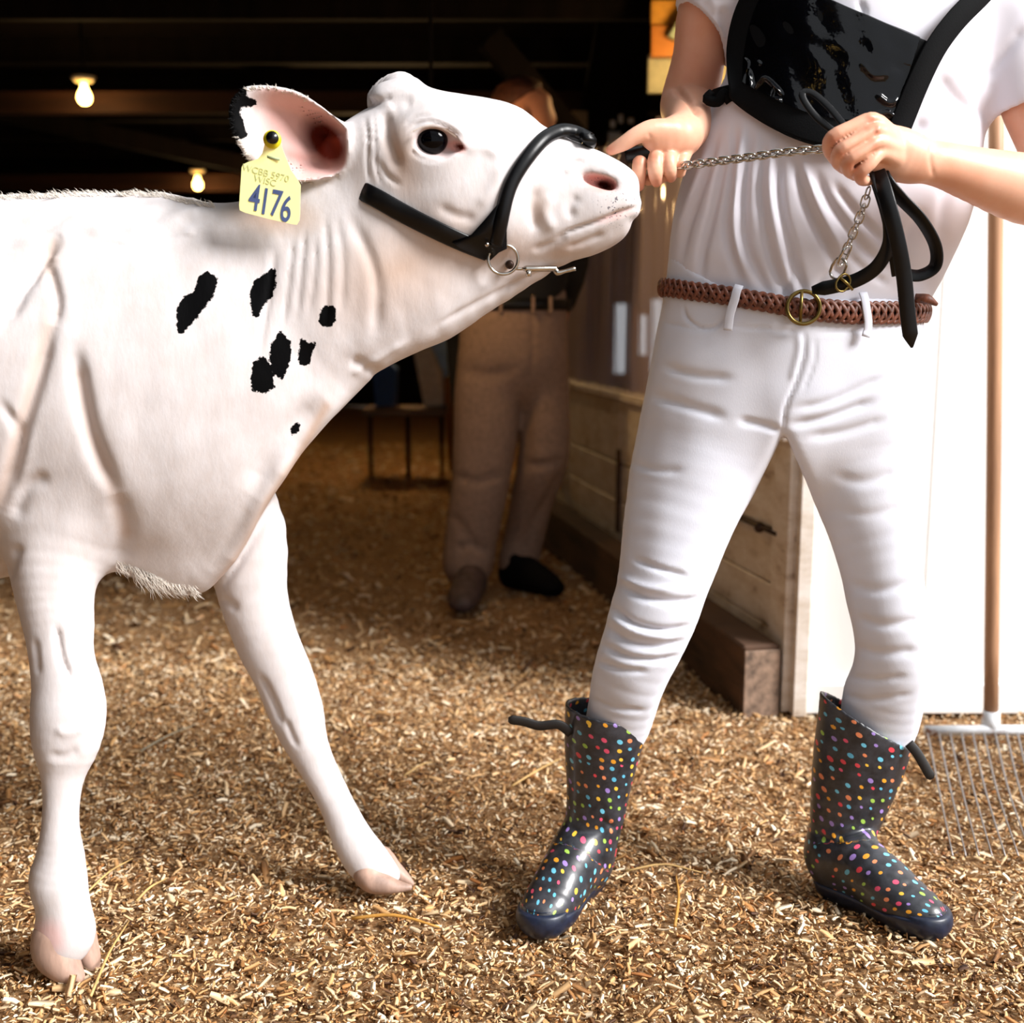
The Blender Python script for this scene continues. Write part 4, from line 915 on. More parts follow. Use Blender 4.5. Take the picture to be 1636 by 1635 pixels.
# ---- jeans
DEN = NT('white_denim'); d1 = DEN.noise(700, 2, .5, DEN.scaled((1,1,.3))); d2 = DEN.noise(6, 3)
DEN.base(DEN.ramp(d2.outputs[0], [(.3, srgb('#cccfdb')), (.7, srgb('#d9dbe5'))])); DEN.p.inputs['Roughness'].default_value = .85; DEN.p.inputs['Sheen Weight'].default_value = .2; DEN.bump(d1.outputs[0], .25, .0006); DEN = DEN.m
J = Body()
J.chain(C([(1268,415,200,YW,.120),(1268,470,206,YW,.122),(1262,540,212,YW,.128),(1255,600,215,YW,.128)]), .02)
LLp = [(1140,600,104,YW,.11),(1134,660,116,YW-.005,.108),(1128,700,114,YW-.01,.102),(1109,770,108,YW-.02,.095),(1081,850,91,YW-.035,.085),(1061,930,79,YW-.05,.076),(1036,1010,75,YW-.055,.07),(1015,1060,70,YW-.05,.066),(996,1120,60,YW-.035,.056),(984,1160,52,YW-.025,.048),(970,1200,42,YW-.02,.042),(962,1250,34,YW-.02,.036)]
RLp = [(1365,600,108,YW,.11),(1366,660,112,YW,.108),(1366,700,110,YW,.102),(1385,800,88,YW-.01,.09),(1401,880,73,YW-.02,.08),(1416,960,67,YW-.03,.072),(1427,1020,66,YW-.03,.068),(1427,1060,67,YW-.025,.066),(1416,1110,70,YW-.01,.062),(1402,1160,62,YW,.056),(1385,1220,50,YW,.048),(1372,1280,38,YW,.04)]
J.chain(C(LLp), .028); J.chain(C(RLp), .028)
sj = [(1056,440),(1052,480),(1046,520),(1036,590),(1020,660),(1008,710),(1000,770),(990,850),(983,930),(974,960),(962,1010),(945,1062),(935,1120),(920,1300),(1030,1300),(1048,1150),(1066,1098),(1086,1058),(1110,1010),(1140,930),(1172,850),(1202,795),(1236,724),(1250,697),(1262,710),(1300,800),(1330,880),(1350,960),(1362,1020),(1360,1062),(1340,1110),(1325,1300),(1460,1300),(1475,1150),(1486,1100),(1493,1050),(1486,980),(1478,900),(1474,800),(1480,700),(1484,600),(1482,500),(1478,440),(1470,380),(1268,360),(1060,380)]
silhouette(J, sj, YW, .018)
xs_ = [1040,1065,1110,1160,1250,1310,1380,1470,1500]; ys_ = [396,405,434,460,484,484,478,470,468]; yy_ = [.0,.0,.07,.10,.12,.12,.11,.03,0]
wx = np.array([P(x, y, YW-d)[0] for x, y, d in zip(xs_, ys_, yy_)]); wz = np.array([P(x, y, YW-d)[2] for x, y, d in zip(xs_, ys_, yy_)])
J.func(lambda X, Y, Z: (Z-np.interp(X, wx, wz))+0*Y, (-9,-9,-9), (9,9,9), 'i', .003)
jf = [([(1092,488),(1098,508),(1120,524),(1142,522),(1158,506)],3,.004),([(1058,515),(1090,522),(1120,530)],3,.002),
 ([(1283,528),(1285,560),(1272,610),(1256,650),(1250,700)],3.5,.004),([(1275,530),(1277,560),(1264,610)],5,-.003),([(1302,540),(1300,580),(1282,628)],2.5,.002),
 ([(1160,520),(1250,528),(1280,530)],2.5,.0022),([(1300,532),(1400,528),(1470,522)],2.5,.002),
 ([(1060,585),(1110,600),(1170,605)],7,.005),([(1040,632),(1100,650),(1160,668)],8,.006),([(1250,690),(1220,680),(1180,672)],6,.005),([(1262,680),(1320,668),(1400,640)],7,.006),([(1265,655),(1330,640),(1420,600)],7,.004),([(1290,700),(1350,690),(1420,670)],8,.004),
 ([(1008,740),(1050,752),(1090,752)],6,.003),([(1330,760),(1380,770),(1440,755)],9,.003),([(1340,820),(1390,822),(1450,810)],9,.003),
 ([(1010,893),(1050,908),(1100,922)],5,.006),([(990,935),(1030,955),(1090,962),(1120,955)],6,.008),([(976,968),(1010,996),(1060,1008),(1105,1000)],6,.009),([(968,1000),(1000,1024),(1050,1034),(1095,1024)],6,.009),([(960,1030),(1000,1050),(1050,1056),(1085,1048)],5,.008),([(952,1056),(990,1070),(1035,1074)],5,.006),([(985,920),(1030,938),(1080,944)],6,-.004),([(972,985),(1020,1010),(1080,1018)],6,-.005),
 ([(940,1115),(980,1132),(1030,1136)],4,.004),
 ([(1352,930),(1400,945),(1470,930)],9,.004),([(1364,985),(1410,1000),(1480,990)],8,.005),([(1362,1030),(1400,1045),(1470,1040)],8,.005),([(1350,1080),(1400,1088),(1450,1080)],6,.004),([(1345,1110),(1390,1120),(1460,1110)],6,.004)]
jo, v, q = organic(J, .0042, 'jeans', DEN, per, fold=jf, amp=((40,.0012),(18,.0018))); TJ = bvh(v, q)
# ---- shirt
SH = NT('white_cotton'); s1 = SH.noise(900, 2); s2 = SH.noise(5, 3); SH.base(SH.ramp(s2.outputs[0], [(.3, srgb('#d2d0da')), (.7, srgb('#dcdbe4'))])); SH.p.inputs['Roughness'].default_value = .9; SH.p.inputs['Sheen Weight'].default_value = .2; SH.bump(s1.outputs[0], .15, .0005); SH = SH.m
T = Body()
T.chain(C([(1270,520,180,YW,.100),(1268,470,198,YW,.112),(1272,430,204,YW,.120),(1290,385,218,YW,.130),(1312,330,226,YW,.134),(1336,270,226,YW,.132),(1356,200,214,YW,.130),(1368,130,208,YW,.132),(1376,60,206,YW,.130),(1382,0,208,YW,.120),(1385,-50,195,YW,.105),(1386,-95,120,YW,.085)]), .02)
hemL = (P(1123,42,1.98), np.array([-.70,-.1,-.70])); hemR = (P(1606,180,1.92), np.array([.40,-.05,-.90]))
T.chain(C([(1215,-70,66,YW,.06),(1165,-30,62,1.975,.058),(1128,30,58,1.99,.056),(1105,90,56,2.02,.054)]), .03, cut=hemL)
T.chain(C([(1545,-70,70,YW,.06),(1590,0,72,1.955,.062),(1625,90,72,1.94,.062),(1668,200,72,1.91,.06)]), .03, cut=hemR)
T.chain(C([(1152,-10,46,1.98,.046),(1122,50,47,2.00,.046),(1100,110,48,2.03,.046)]), .004, 's', cut=(P(1128,30,1.98), np.array([.7,.1,.7])))
T.chain(C([(1600,40,57,1.94,.047),(1645,150,58,1.92,.047),(1690,260,58,1.90,.047)]), .004, 's', cut=(P(1600,165,1.92), np.array([-.40,.05,.90])))
T.func(lambda X, Y, Z: Z-1.605+.16*np.sqrt((X-nx)**2+.0009)+0*Y, (-9,-9,-9), (9,9,9), 'i', .05)
v0, q0 = T.mesh(.0045); v0 = relax(v0, q0, 2, .5); TS0 = bvh(v0, q0)
sf = [([(1148,215),(1122,290),(1098,360),(1088,420)],7,.007),([(1160,230),(1142,320),(1122,400),(1120,448)],7,.008),([(1176,200),(1166,290),(1160,370),(1182,452)],7,.008),([(1200,212),(1188,300),(1192,390),(1226,466)],7,.008),
 ([(1222,222),(1214,300),(1228,400),(1256,474)],7,.008),([(1246,235),(1246,320),(1270,420),(1288,476)],7,.008),([(1268,245),(1290,330),(1330,410),(1356,462)],8,.007),([(1300,270),(1330,330),(1376,392),(1420,430)],8,.006),([(1330,290),(1372,345),(1420,395)],7,.006),
 ([(1134,235),(1108,300),(1080,380)],7,-.005),([(1188,205),(1176,290),(1174,380),(1202,460)],6,-.005),([(1234,230),(1230,310),(1248,410),(1272,474)],6,-.005),([(1280,258),(1308,332),(1350,410)],8,-.005),
 ([(1420,455),(1380,430),(1350,400)],6,.004),([(1300,470),(1320,440),(1350,430)],6,.004),([(1250,478),(1265,440),(1262,400)],5,.005),
 ([(1480,190),(1455,225),(1440,260)],10,.006),([(1500,120),(1530,160),(1570,190)],12,.008),([(1545,90),(1560,140),(1575,195)],9,.006),([(1480,330),(1450,380),(1440,440)],12,.005),([(1530,240),(1510,320),(1500,400)],12,.006),
 ([(1120,0),(1140,30),(1152,60)],8,.004),([(1150,10),(1160,50),(1160,90)],9,.007),([(1372,0),(1380,20),(1370,40)],5,.005),([(1640,40),(1600,90),(1570,130)],10,.005)]
v = folds(v0, q0, sf); n_ = vnormals(v, q0); v = v+n_*(lump(v, 22, 8)*.0022+lump(v, 60, 9)*.0008)[:, None]
link('shirt', mesh_np('shirt', v, q0), SH, per); TS = bvh(v, q0)
# ---- belt with braid, loops and ring buckle
axc = P(1268, 490, YW)
def ringpt(T_, ang, z, out=.0):
    d = Vector((math.cos(ang), math.sin(ang), 0)); o_ = Vector((axc[0], YW, z))+d*.6
    h = T_.ray_cast(o_, -d)
    p = h[0] if h[0] is not None and (h[0]-o_).length < .6 else Vector((axc[0], YW, z))+d*.17
    return p+d*out, d
bx = [1056,1075,1110,1165,1250,1290,1380,1440,1480]; by = [432,452,466,478,491,494,500,500,496]
byy = [0,.04,.08,.11,.13,.13,.12,.05,0]; bwx = np.array([P(x, y, YW-d)[0] for x, y, d in zip(bx, by, byy)]); bwz = np.array([P(x, y, YW-d)[2] for x, y, d in zip(bx, by, byy)])
nB = 260; cen, dirs = [], []
for i in range(nB):
    a = 2*math.pi*i/nB; x = axc[0]+.2*math.cos(a)*.95; z = float(np.interp(x, bwx, bwz)); p, d = ringpt(TJ, a, z, .006); cen.append(p); dirs.append(d)
cen = [Vector(np.mean([cen[(i+k) % nB] for k in range(-3, 4)], 0)) for i in range(nB)]
belt = empty('belt', tuple(axc)); belt.parent = per; belt.matrix_parent_inverse = world_of(per).inverted()
LEA = simple('braided_leather', '#70402e', .5, var=.45, nscale=120, bump=.5, bdist=.001)
link('belt_band', pymesh('belt_band', [sweep([c-d*.002 for c, d in zip(cen, dirs)], strapprof(.026, .004), normals=dirs, closed=True)]), simple('belt_dark', '#3a2018', .6), belt)
arc = np.r_[0, np.cumsum([(cen[(i+1) % nB]-cen[i]).length for i in range(nB)])][:-1]; tot = arc[-1]+(cen[0]-cen[-1]).length
M_ = 900; lam = tot/22
si = np.linspace(0, tot, M_, endpoint=False); ci = np.array([tuple(c) for c in cen]+[tuple(cen[0])]); di = np.array([tuple(d) for d in dirs]+[tuple(dirs[0])]); ai = np.r_[arc, tot]
cI = np.stack([np.interp(si, ai, ci[:, k]) for k in range(3)], 1); dI = np.stack([np.interp(si, ai, di[:, k]) for k in range(3)], 1)
for k in range(4):
    pts = []; ph = 2*math.pi*k/4
    for i in range(M_):
        th = 2*math.pi*si[i]/lam+ph; wdt = .0125 if cI[i][0] < axc[0] else .0155
        pts.append(Vector(cI[i])+Vector(dI[i])*(.0028+.0022*math.cos(2*th+.3))+Vector((0,0,1))*wdt*math.sin(th)*.92)
    link('braid_strand', pymesh('braid_strand', [sweep(pts, circ(.0040, 6, .0026), normals=[Vector(d) for d in dI], closed=True)]), LEA, belt)
BRASS = simple('brass', '#7c6a3c', .3, metal=1, var=.2, bump=.1)
pb, nb_ = snap(TJ, 1281, 493, .014); 
rm = ringmesh('belt_buckle', .0245, .0245, .0032, 32, 8)
o = link('belt_buckle', rm, BRASS, belt); o.matrix_parent_inverse = world_of(belt).inverted(); o.location = pb; o.rotation_euler = Vector(nb_).to_track_quat('Z', 'Y').to_euler()
tube('belt_buckle_bar', [pb+Vector((-.004,0,-.024)), pb+Vector((-.004,-.002,.024))], .0026, BRASS, belt, smoothn=1)
p1, _ = snap(TJ, 1452, 478, .012); tube('belt_tip', [p1, p1+Vector((.016,-.008,-.002)), p1+Vector((.032,-.006,-.010))], [.007,.008,.003], LEA, belt, n=8)
def strip(nm, pxs, w, t, m, par, T_, off, upn=None, **kw):
    A = catmull(pxs, 6) if len(pxs) > 2 else np.array(pxs, float); pts, ns = [], []
    for x, y in A[:, :2]:
        p, n = snap(T_, x, y, 0)
        if p is None: 
            if pts: continue
            continue
        pts.append(p); ns.append(n)
    for _ in range(3):
        pts = [pts[0]]+[(pts[i-1]+pts[i]*2+pts[i+1])/4 for i in range(1, len(pts)-1)]+[pts[-1]]; ns = [ns[0]]+[(ns[i-1]+ns[i]*2+ns[i+1]).normalized() for i in range(1, len(ns)-1)]+[ns[-1]]
    pts = [p+n*off for p, n in zip(pts, ns)]
    return link(nm, pymesh(nm, [sweep(pts, strapprof(w, t), normals=ns)]), m, par, **kw), pts, ns
for loop in ([(1182,462),(1176,480),(1168,505),(1164,530)],[(1374,472),(1377,495),(1380,518),(1376,538)]):
    strip('belt_loop', loop, .0135, .003, DEN, jo, TJ, .0135)
# ---- harness bib and straps
FAB = simple('black_webbing', '#030406', .85, var=.3, spec=.15, nscale=400, bump=.5, bdist=.0006)
bib = empty('number_bib', P(1310,110,YW-.15)); bib.parent = per; bib.matrix_parent_inverse = world_of(per).inverted()
def bibpx(u, w):
    Lx = catmull([(1205,-45),(1172,20),(1158,90),(1163,158)], 8); Rx = catmull([(1474,70),(1462,110),(1444,165),(1424,225)], 8)
    k = w*(len(Lx)-1); i = min(int(k), len(Lx)-2); f_ = k-i; l = Lx[i]*(1-f_)+Lx[i+1]*f_; r_ = Rx[i]*(1-f_)+Rx[i+1]*f_
    p = l*(1-u)+r_*u; p = p+np.array([0, w*26*math.sin(math.pi*min(1, u*1.02))+w*16*math.sin(math.pi*u)**.5*(1 if u < .999 else 0)]); return p
NU, NV = 60, 36
base_ = np.zeros((61, 41, 3))
for i in range(61):
    for j in range(41):
        x, y = bibpx(i/60, j/40); p, n = snap(TS0, x, y, 0, YW-.12); base_[i, j] = p
base_[:3, :, 1] = base_[3, :, 1]; base_[-2:, :, 1] = base_[-3, :, 1]
for _ in range(30):
    s_ = base_.copy(); s_[1:-1, :, 1] = (base_[:-2, :, 1]+base_[2:, :, 1]+2*base_[1:-1, :, 1])/4; s_[:, 1:-1, 1] = (s_[:, :-2, 1]+s_[:, 2:, 1]+2*s_[:, 1:-1, 1])/4; base_ = s_; base_[0, :, 1] = 2*base_[1, :, 1]-base_[2, :, 1]; base_[-1, :, 1] = 2*base_[-2, :, 1]-base_[-3, :, 1]; base_[:, 0, 1] = base_[:, 1, 1]; base_[:, -1, 1] = base_[:, -2, 1]
for i in range(61):
    for j in range(41): base_[i, j] = P(*bibpx(i/60, j/40), base_[i, j, 1])
def bibgrid(u0, u1, w0, w1, off, nu=NU, nv=NV, crinkle=None):
    U, W_ = np.meshgrid(np.linspace(u0, u1, nu), np.linspace(w0, w1, nv), indexing='ij')
    a_ = np.clip(U*60, 0, 59.999); b_ = np.clip(W_*40, 0, 39.999); i, j = a_.astype(int), b_.astype(int); fa, fb = (a_-i)[..., None], (b_-j)[..., None]
    pts = base_[i, j]*(1-fa)*(1-fb)+base_[i+1, j]*fa*(1-fb)+base_[i, j+1]*(1-fa)*fb+base_[i+1, j+1]*fa*fb
    pts[..., 1] -= off
    if crinkle is not None: pts[..., 1] -= np.vectorize(crinkle)(U, W_)
    V = pts.reshape(-1, 3); i, j = np.meshgrid(np.arange(nu-1), np.arange(nv-1), indexing='ij'); i, j = i.ravel(), j.ravel()
    return V, np.stack([i*nv+j, (i+1)*nv+j, (i+1)*nv+j+1, i*nv+j+1], 1)
V, Q = bibgrid(0, 1, 0, 1, .016); o = link('bib_panel', mesh_np('bib_panel', V, Q), FAB, bib); md = o.modifiers.new('thick', 'SOLIDIFY'); md.thickness = .005; md.offset = 0
def crk(u, w):
    g = math.exp(-((u-.17)/.16)**2-((w-.62)/.24)**2); h = .45*math.exp(-((u-.85)/.15)**2-((w-.75)/.3)**2)
    nse = lambda s1, s2: abs(math.sin(u*s1+w*s2+1.5*math.sin(u*23-w*17)))
    return .0015*math.sin(u*9+w*7)+.0009*math.sin(u*31-w*13)+.0006*math.sin(u*14-w*21+2*math.sin(w*9))
V, Q = bibgrid(.085, .955, .0, .80, .0215, 230, 150, crk); Q = Q[:, ::-1] if vnormals(V, Q)[:, 1].mean() > 0 else Q
V = folds(V, Q, [([(1198,112),(1202,135),(1206,160),(1218,170)],2.6,.007),([(1206,142),(1222,126),(1240,140),(1250,152)],2.6,.007),([(1236,140),(1232,158),(1246,160),(1240,172),(1256,180)],2.4,.006),([(1188,92),(1196,102),(1190,120),(1184,150)],2.4,.0035),([(1210,98),(1216,104)],3,.003),([(1400,150),(1420,165),(1436,158)],5,.004),([(1375,100),(1395,120),(1420,118)],6,.003),([(1392,190),(1415,180),(1432,188)],5,.004)], sign=1)
CL = NT('clear_vinyl'); CL.base(srgb('#05060a')); CL.p.inputs['Roughness'].default_value = .05; CL.p.inputs['Coat Weight'].default_value = .0; CL.p.inputs['Coat Roughness'].default_value = .02; CL.p.inputs['Specular IOR Level'].default_value = .40
cn = CL.noise(16, 4, .6); cn2 = CL.noise(9, 4, .7); CL.set(CL.p, 'Roughness', CL.ramp(cn2.outputs[0], [(.4, (.04,)*3), (.7, (.22,)*3)])); CL.bump(cn.outputs[0], .45, .006)
tp = CL.add('ShaderNodeBsdfTransparent'); ms = CL.n.new('ShaderNodeMixShader'); ms.inputs[0].default_value = .82; CL.t.links.new(tp.outputs[0], ms.inputs[1]); CL.t.links.new(CL.p.outputs[0], ms.inputs[2]); CL.t.links.new(ms.outputs[0], CL.out.inputs[0])
link('clear_pocket', mesh_np('clear_pocket', V, Q), CL.m, bib, label='glossy clear vinyl pocket')
e_ = [bibpx(u, w) for u, w in [(.01,.0),(.01,.3),(.01,.6),(.02,.9),(.06,.99)]]
strip('bib_strap', [(1414,240),(1430,200),(1453,140),(1481,80),(1514,34),(1550,-4),(1575,-36)], .034, .004, FAB, bib, TS0, .024)
strip('bib_strap', [(1212,-40),(1220,-52),(1228,-64)], .034, .004, FAB, bib, TS0, .020)
pk_, nk_ = snap(TS0, 1154, 160, .014, YW-.05)
tube('bib_knot', [pk_+Vector((-.006,0,.006)), pk_+Vector((-.012,.004,-.004)), pk_+Vector((.002,-.004,-.010)), pk_+Vector((.012,-.004,.002)), pk_+Vector((.02,-.008,-.012))], [.006,.009,.008,.009,.006], FAB, bib)
zk = pk_.z+.002; pts, ns = [], []
cxk = P(1365,150,YW)[0]
for a in np.linspace(math.pi*1.12, -.25, 50):
    d = Vector((math.cos(a), math.sin(a), 0)); o_ = Vector((cxk, YW, zk))+d*.7; h = TS0.ray_cast(o_, -d)
    if h[0] is not None and (h[0]-Vector((cxk, YW, zk))).length < .232: pts.append(h[0]+d*.004); ns.append(d)
link('side_strap', pymesh('side_strap', [sweep(pts, strapprof(.026,.003), normals=ns)]), FAB, bib)
# ---- boots
BOOT = NT('dotted_rubber'); uv = BOOT.at('bootuv'); uv.attribute_type = 'GEOMETRY'
vo = BOOT.n.new('ShaderNodeTexVoronoi'); vo.voronoi_dimensions = '2D'; vo.inputs['Scale'].default_value = 52.; vo.inputs['Randomness'].default_value = .42; BOOT.t.links.new(uv.outputs['Vector'], vo.inputs['Vector'])
sx_ = BOOT.n.new('ShaderNodeSeparateColor'); BOOT.t.links.new(vo.outputs['Color'], sx_.inputs[0])
rad = BOOT.math('MULTIPLY_ADD', sx_.outputs[1], .11, .13); dm = BOOT.math('LESS_THAN', vo.outputs['Distance'], rad)
pal = ['#e8a02c','#d8404c','#6cc0dc','#9cc450','#9c80c8','#e88a5c','#f0c040','#5ab0d0','#e05070']
dc = BOOT.ramp(sx_.outputs[0], [(i/9, srgb(c)) for i, c in enumerate(pal)], 'CONSTANT')
bn = BOOT.noise(30, 5, .7); bc = BOOT.ramp(bn.outputs[0], [(.35, srgb('#17181c')), (.75, srgb('#3d3f46'))]); 
BOOT.base(BOOT.mix(BOOT.math('MULTIPLY', dm, .92), bc, dc)); BOOT.p.inputs['Roughness'].default_value = .38; BOOT.p.inputs['Coat Weight'].default_value = .15; BOOT.bump(bn.outputs[0], .25, .001); BOOT = BOOT.m
SOLE = simple('navy_sole', '#1a2236', .4, var=.4, nscale=50, bump=.3, bdist=.001); STRAPM = simple('pull_strap', '#15110f', .6)
def boot(shaft, heel, toe, rimcut, strap, folds_, label):
    t = empty('boot', (heel[0], heel[1], 0)); t.parent = per; t.matrix_parent_inverse = world_of(per).inverted(); tag(t, label)
    h = np.array([heel[0], heel[1], 0.]); tt = np.array([toe[0], toe[1], 0.]); d = tt-h
    ft = [[*(h+d*.10+[0,0,.052]),.036,.050],[*(h+d*.34+[0,0,.060]),.036,.056],[*(h+d*.60+[0,0,.052]),.042,.046],[*(h+d*.78+[0,0,.042]),.045,.038],[*(h+d*.90+[0,0,.037]),.036,.031]]
    sh = C(shaft); b = Body(); b.chain(sh, .02); b.chain(ft, .035, axis=(0,0,1))
    b.chain([[*sh[-1][:3],.042,.042],[*(h+d*.28+[0,0,.085]),.040,.045],[*(h+d*.52+[0,0,.062]),.038,.04]], .03)
    inner = [[r[0],r[1],r[2],r[3]-.0058,r[4]-.0058] for r in sh[:5]]; up = np.array(sh[0][:3])-np.array(sh[1][:3]); inner = [[*(np.array(inner[0][:3])+up*1.2),inner[0][3]+.004,inner[0][4]+.004]]+inner
    n0 = rimcut[1]/np.linalg.norm(rimcut[1]); b.func(lambda X, Y, Z: (X-rimcut[0][0])*n0[0]+(Y-rimcut[0][1])*n0[1]+(Z-rimcut[0][2])*n0[2], (-9,-9,-9), (9,9,9), 'i', .002)
    b.chain(inner, .003, 's')
    b.func(lambda X, Y, Z: .012-Z+0*X+0*Y, (-9,-9,-9), (9,9,9), 'i', .004)
    def post(me, v, q):
        ax = np.array([r[:3] for r in sh]+[list(h+d*.15+[0,0,.055]), list(h+d*.5+[0,0,.045]), list(h+d*.9+[0,0,.035])]); L_ = np.r_[0, np.cumsum(np.linalg.norm(np.diff(ax, axis=0), axis=1))]
        best = np.full(len(v), 9.); s_ = np.zeros(len(v)); vec = np.zeros_like(v); tan = np.zeros_like(v)
        for i in range(len(ax)-1):
            ab = ax[i+1]-ax[i]; tr_ = ((v-ax[i])@ab)/(ab@ab); tt_ = np.clip(tr_, 0, 1); w = v-ax[i]-tt_[:, None]*ab; dd = np.linalg.norm(w, axis=1); m_ = dd < best
            best[m_] = dd[m_]; s_[m_] = L_[i]+(tr_ if i == len(ax)-2 else tt_)[m_]*(L_[i+1]-L_[i]); vec[m_] = w[m_]; tan[m_] = ab/np.linalg.norm(ab)
        sn = np.cross(d, [0,0,1.]); sn /= np.linalg.norm(sn); fr_ = np.cross(sn, tan); fr_ /= np.linalg.norm(fr_, axis=1, keepdims=True)+1e-9
        fr_ = np.where((fr_@d)[:, None]+fr_[:, 2:3]*.5 < 0, -fr_, fr_)
        ang = np.arctan2(vec@sn, (vec*fr_).sum(1))
        attr(me, 'bootuv', np.stack([ang*.056+3+s_*.35, s_+2, 0*s_], 1), 'FLOAT_VECTOR')
    o, v, q = organic(b, .0029, 'upper', BOOT, t, fold=folds_, post=post)
    s = Body(); f2 = [[r[0],r[1],r[2]-.006,r[3]+.0045,r[4]+.005] for r in ft]; f2[-1][3] += .004; s.chain(f2, .01, axis=(0,0,1))
    s.func(lambda X, Y, Z: Z-.034-.016*np.clip((((X-h[0])*d[0]+(Y-h[1])*d[1])/(d@d)-.66)/.34, 0, 1)+.003*np.cos(Z*900)+0*X+0*Y, (-9,-9,-9), (9,9,9), 'i', .004); s.func(lambda X, Y, Z: -Z+0*X+0*Y, (-9,-9,-9), (9,9,9), 'i', .003)
    def sole_post(me, v, q): pass
    organic(s, .0032, 'sole', SOLE, t)
    pts = [P(*p) for p in strap]; A = catmull(pts, 6); link('pull_strap', pymesh('pull_strap', [sweep([Vector(a) for a in A], strapprof(.0165,.005), scale=np.r_[np.ones(len(A)-2), .9, .5])]), STRAPM, t)
    return bvh(v, q)
h1 = G(945,1432,0); t1 = G(858,1500,0)
boot([(977,1085,70,1.935,.062),(975,1108,70,1.935,.062),(970,1145,68,1.935,.062),(962,1200,60,1.94,.056),(957,1250,52,1.94,.050),(951,1300,47,1.94,.046),(940,1345,45,1.935,.044),(930,1370,43,1.93,.044)], h1+[0,.03,0], t1, (P(973,1136,1.935), np.array([.20,.0,1.])), [(912,1172,1.905),(892,1158,1.90),(862,1160,1.90),(836,1153,1.90),(812,1150,1.90)],
  [([(905,1322),(935,1330),(975,1322)],6,.004),([(960,1310),(985,1325)],5,.004)], 'left boot in the photo, toe toward the viewer')
h2 = G(1318,1428,0); t2 = G(1494,1502,0)
boot([(1390,1065,76,1.955,.066),(1388,1100,76,1.955,.066),(1384,1150,76,1.955,.066),(1376,1200,75,1.955,.064),(1364,1250,67,1.955,.058),(1352,1300,57,1.955,.052),(1343,1330,49,1.955,.046),(1335,1360,46,1.95,.044)], h2, t2, (P(1384,1150,1.955), np.array([.60,.0,1.])), [(1452,1188,1.90),(1464,1202,1.895),(1476,1222,1.89),(1489,1245,1.885)],
  [([(1330,1338),(1360,1330),(1395,1322)],5,.006),([(1300,1330),(1330,1345),(1345,1340)],5,.004)], 'right boot in the photo, toe pointing right')
# ================================================================ show halter on the calf and the lead in the hands
LEATH = simple('black_leather_strap', '#040406', .36, var=.3, nscale=60, bump=.25, bdist=.0006, spec=.3)
CHROME = simple('steel', '#b9b4ac', .18, metal=1, var=.15, bump=.05)
hal = empty('halter', P(760,380,YH-.1), label='black leather show halter around the calf head, with a ring under the jaw', cat='halter')
cp = catmull([(574,303),(605,318),(640,338),(690,363),(735,384),(778,402)], 5)
pts, ns = [], []
for x, y in cp: p, n = snap(TC, x, y, 0); pts.append(p); ns.append(n)
far = [Vector((p.x, 2*YH-p.y, p.z)) for p in pts]; nf = [Vector((n.x, -n.y, n.z)) for n in ns]
crown = []
for x, y, Y_ in ((566,298,1.728),(560,286,1.745),(557,262,1.80),(556,235,1.83),(555,212,1.825),(553,200,1.80)):
    crown.append((Vector(P(x, y, Y_)), Vector((-.15, (Y_-YH)/.09, .3 if Y_ < 1.77 else 1)).normalized()))
crown += [(Vector((p.x, 2*YH-p.y, p.z)), Vector((n.x, -n.y, n.z))) for p, n in crown[:-1][::-1]]
o, p2, n2 = strip('cheek_strap', [(574,303),(605,318),(640,338),(690,363),(735,384),(780,402)], .0265, .005, LEATH, hal, TC, .004)
bpy.data.objects.remove(o)
for k, dd in enumerate((.008, .006, .003, .001)): p2[k] = p2[k]-n2[k]*dd
link('cheek_strap', pymesh('cheek_strap', [sweep(p2, strapprof(.0265,.005), normals=n2)]), LEATH, hal)
p3 = [Vector((p.x, 2*YH-p.y, p.z)) for p in p2]; n3 = [Vector((n.x,-n.y,n.z)) for n in n2]
link('cheek_strap', pymesh('cheek_strap', [sweep(p3, strapprof(.0265,.005), normals=n3)]), LEATH, hal)
link('crown_strap', pymesh('crown_strap', [sweep([p2[0]]+[c for c, _ in crown]+[p3[0]], strapprof(.0265,.005), normals=[n2[0]]+[n for _, n in crown]+[n3[0]])]), LEATH, hal)
# noseband, a full loop of rolled leather
nb = catmull([(941,229),(925,216),(902,213),(880,219),(855,237),(830,267),(812,300),(803,335),(798,362),(792,388)], 4); pts, ns = [], []
for x, y in nb:
    p, n = snap(TC, x, y, 0)
    if p is None: p, n = snap(TC, x+1, y+12, 0); 
    if p is None: continue
    if y < 232: p = Vector(P(x, y, p.y)); n = Vector((.2,-.35,.9)).normalized()
    pts.append(p+n*.005); ns.append(n)
for _ in range(3): pts = [pts[0]]+[(pts[i-1]+pts[i]*2+pts[i+1])/4 for i in range(1, len(pts)-1)]+[pts[-1]]
full = pts[::-1]; top = pts[0]; mir = [Vector((p.x, 2*YH-p.y, p.z)) for p in pts]
loop = full+[Vector((top.x+.012, YH, top.z-.004))]+mir
loop = [Vector(p) for p in catmull([list(p) for p in loop[::2]], 3)]
link('noseband', pymesh('noseband', [sweep(loop, circ(.0105, 12, .008))]), LEATH, hal)
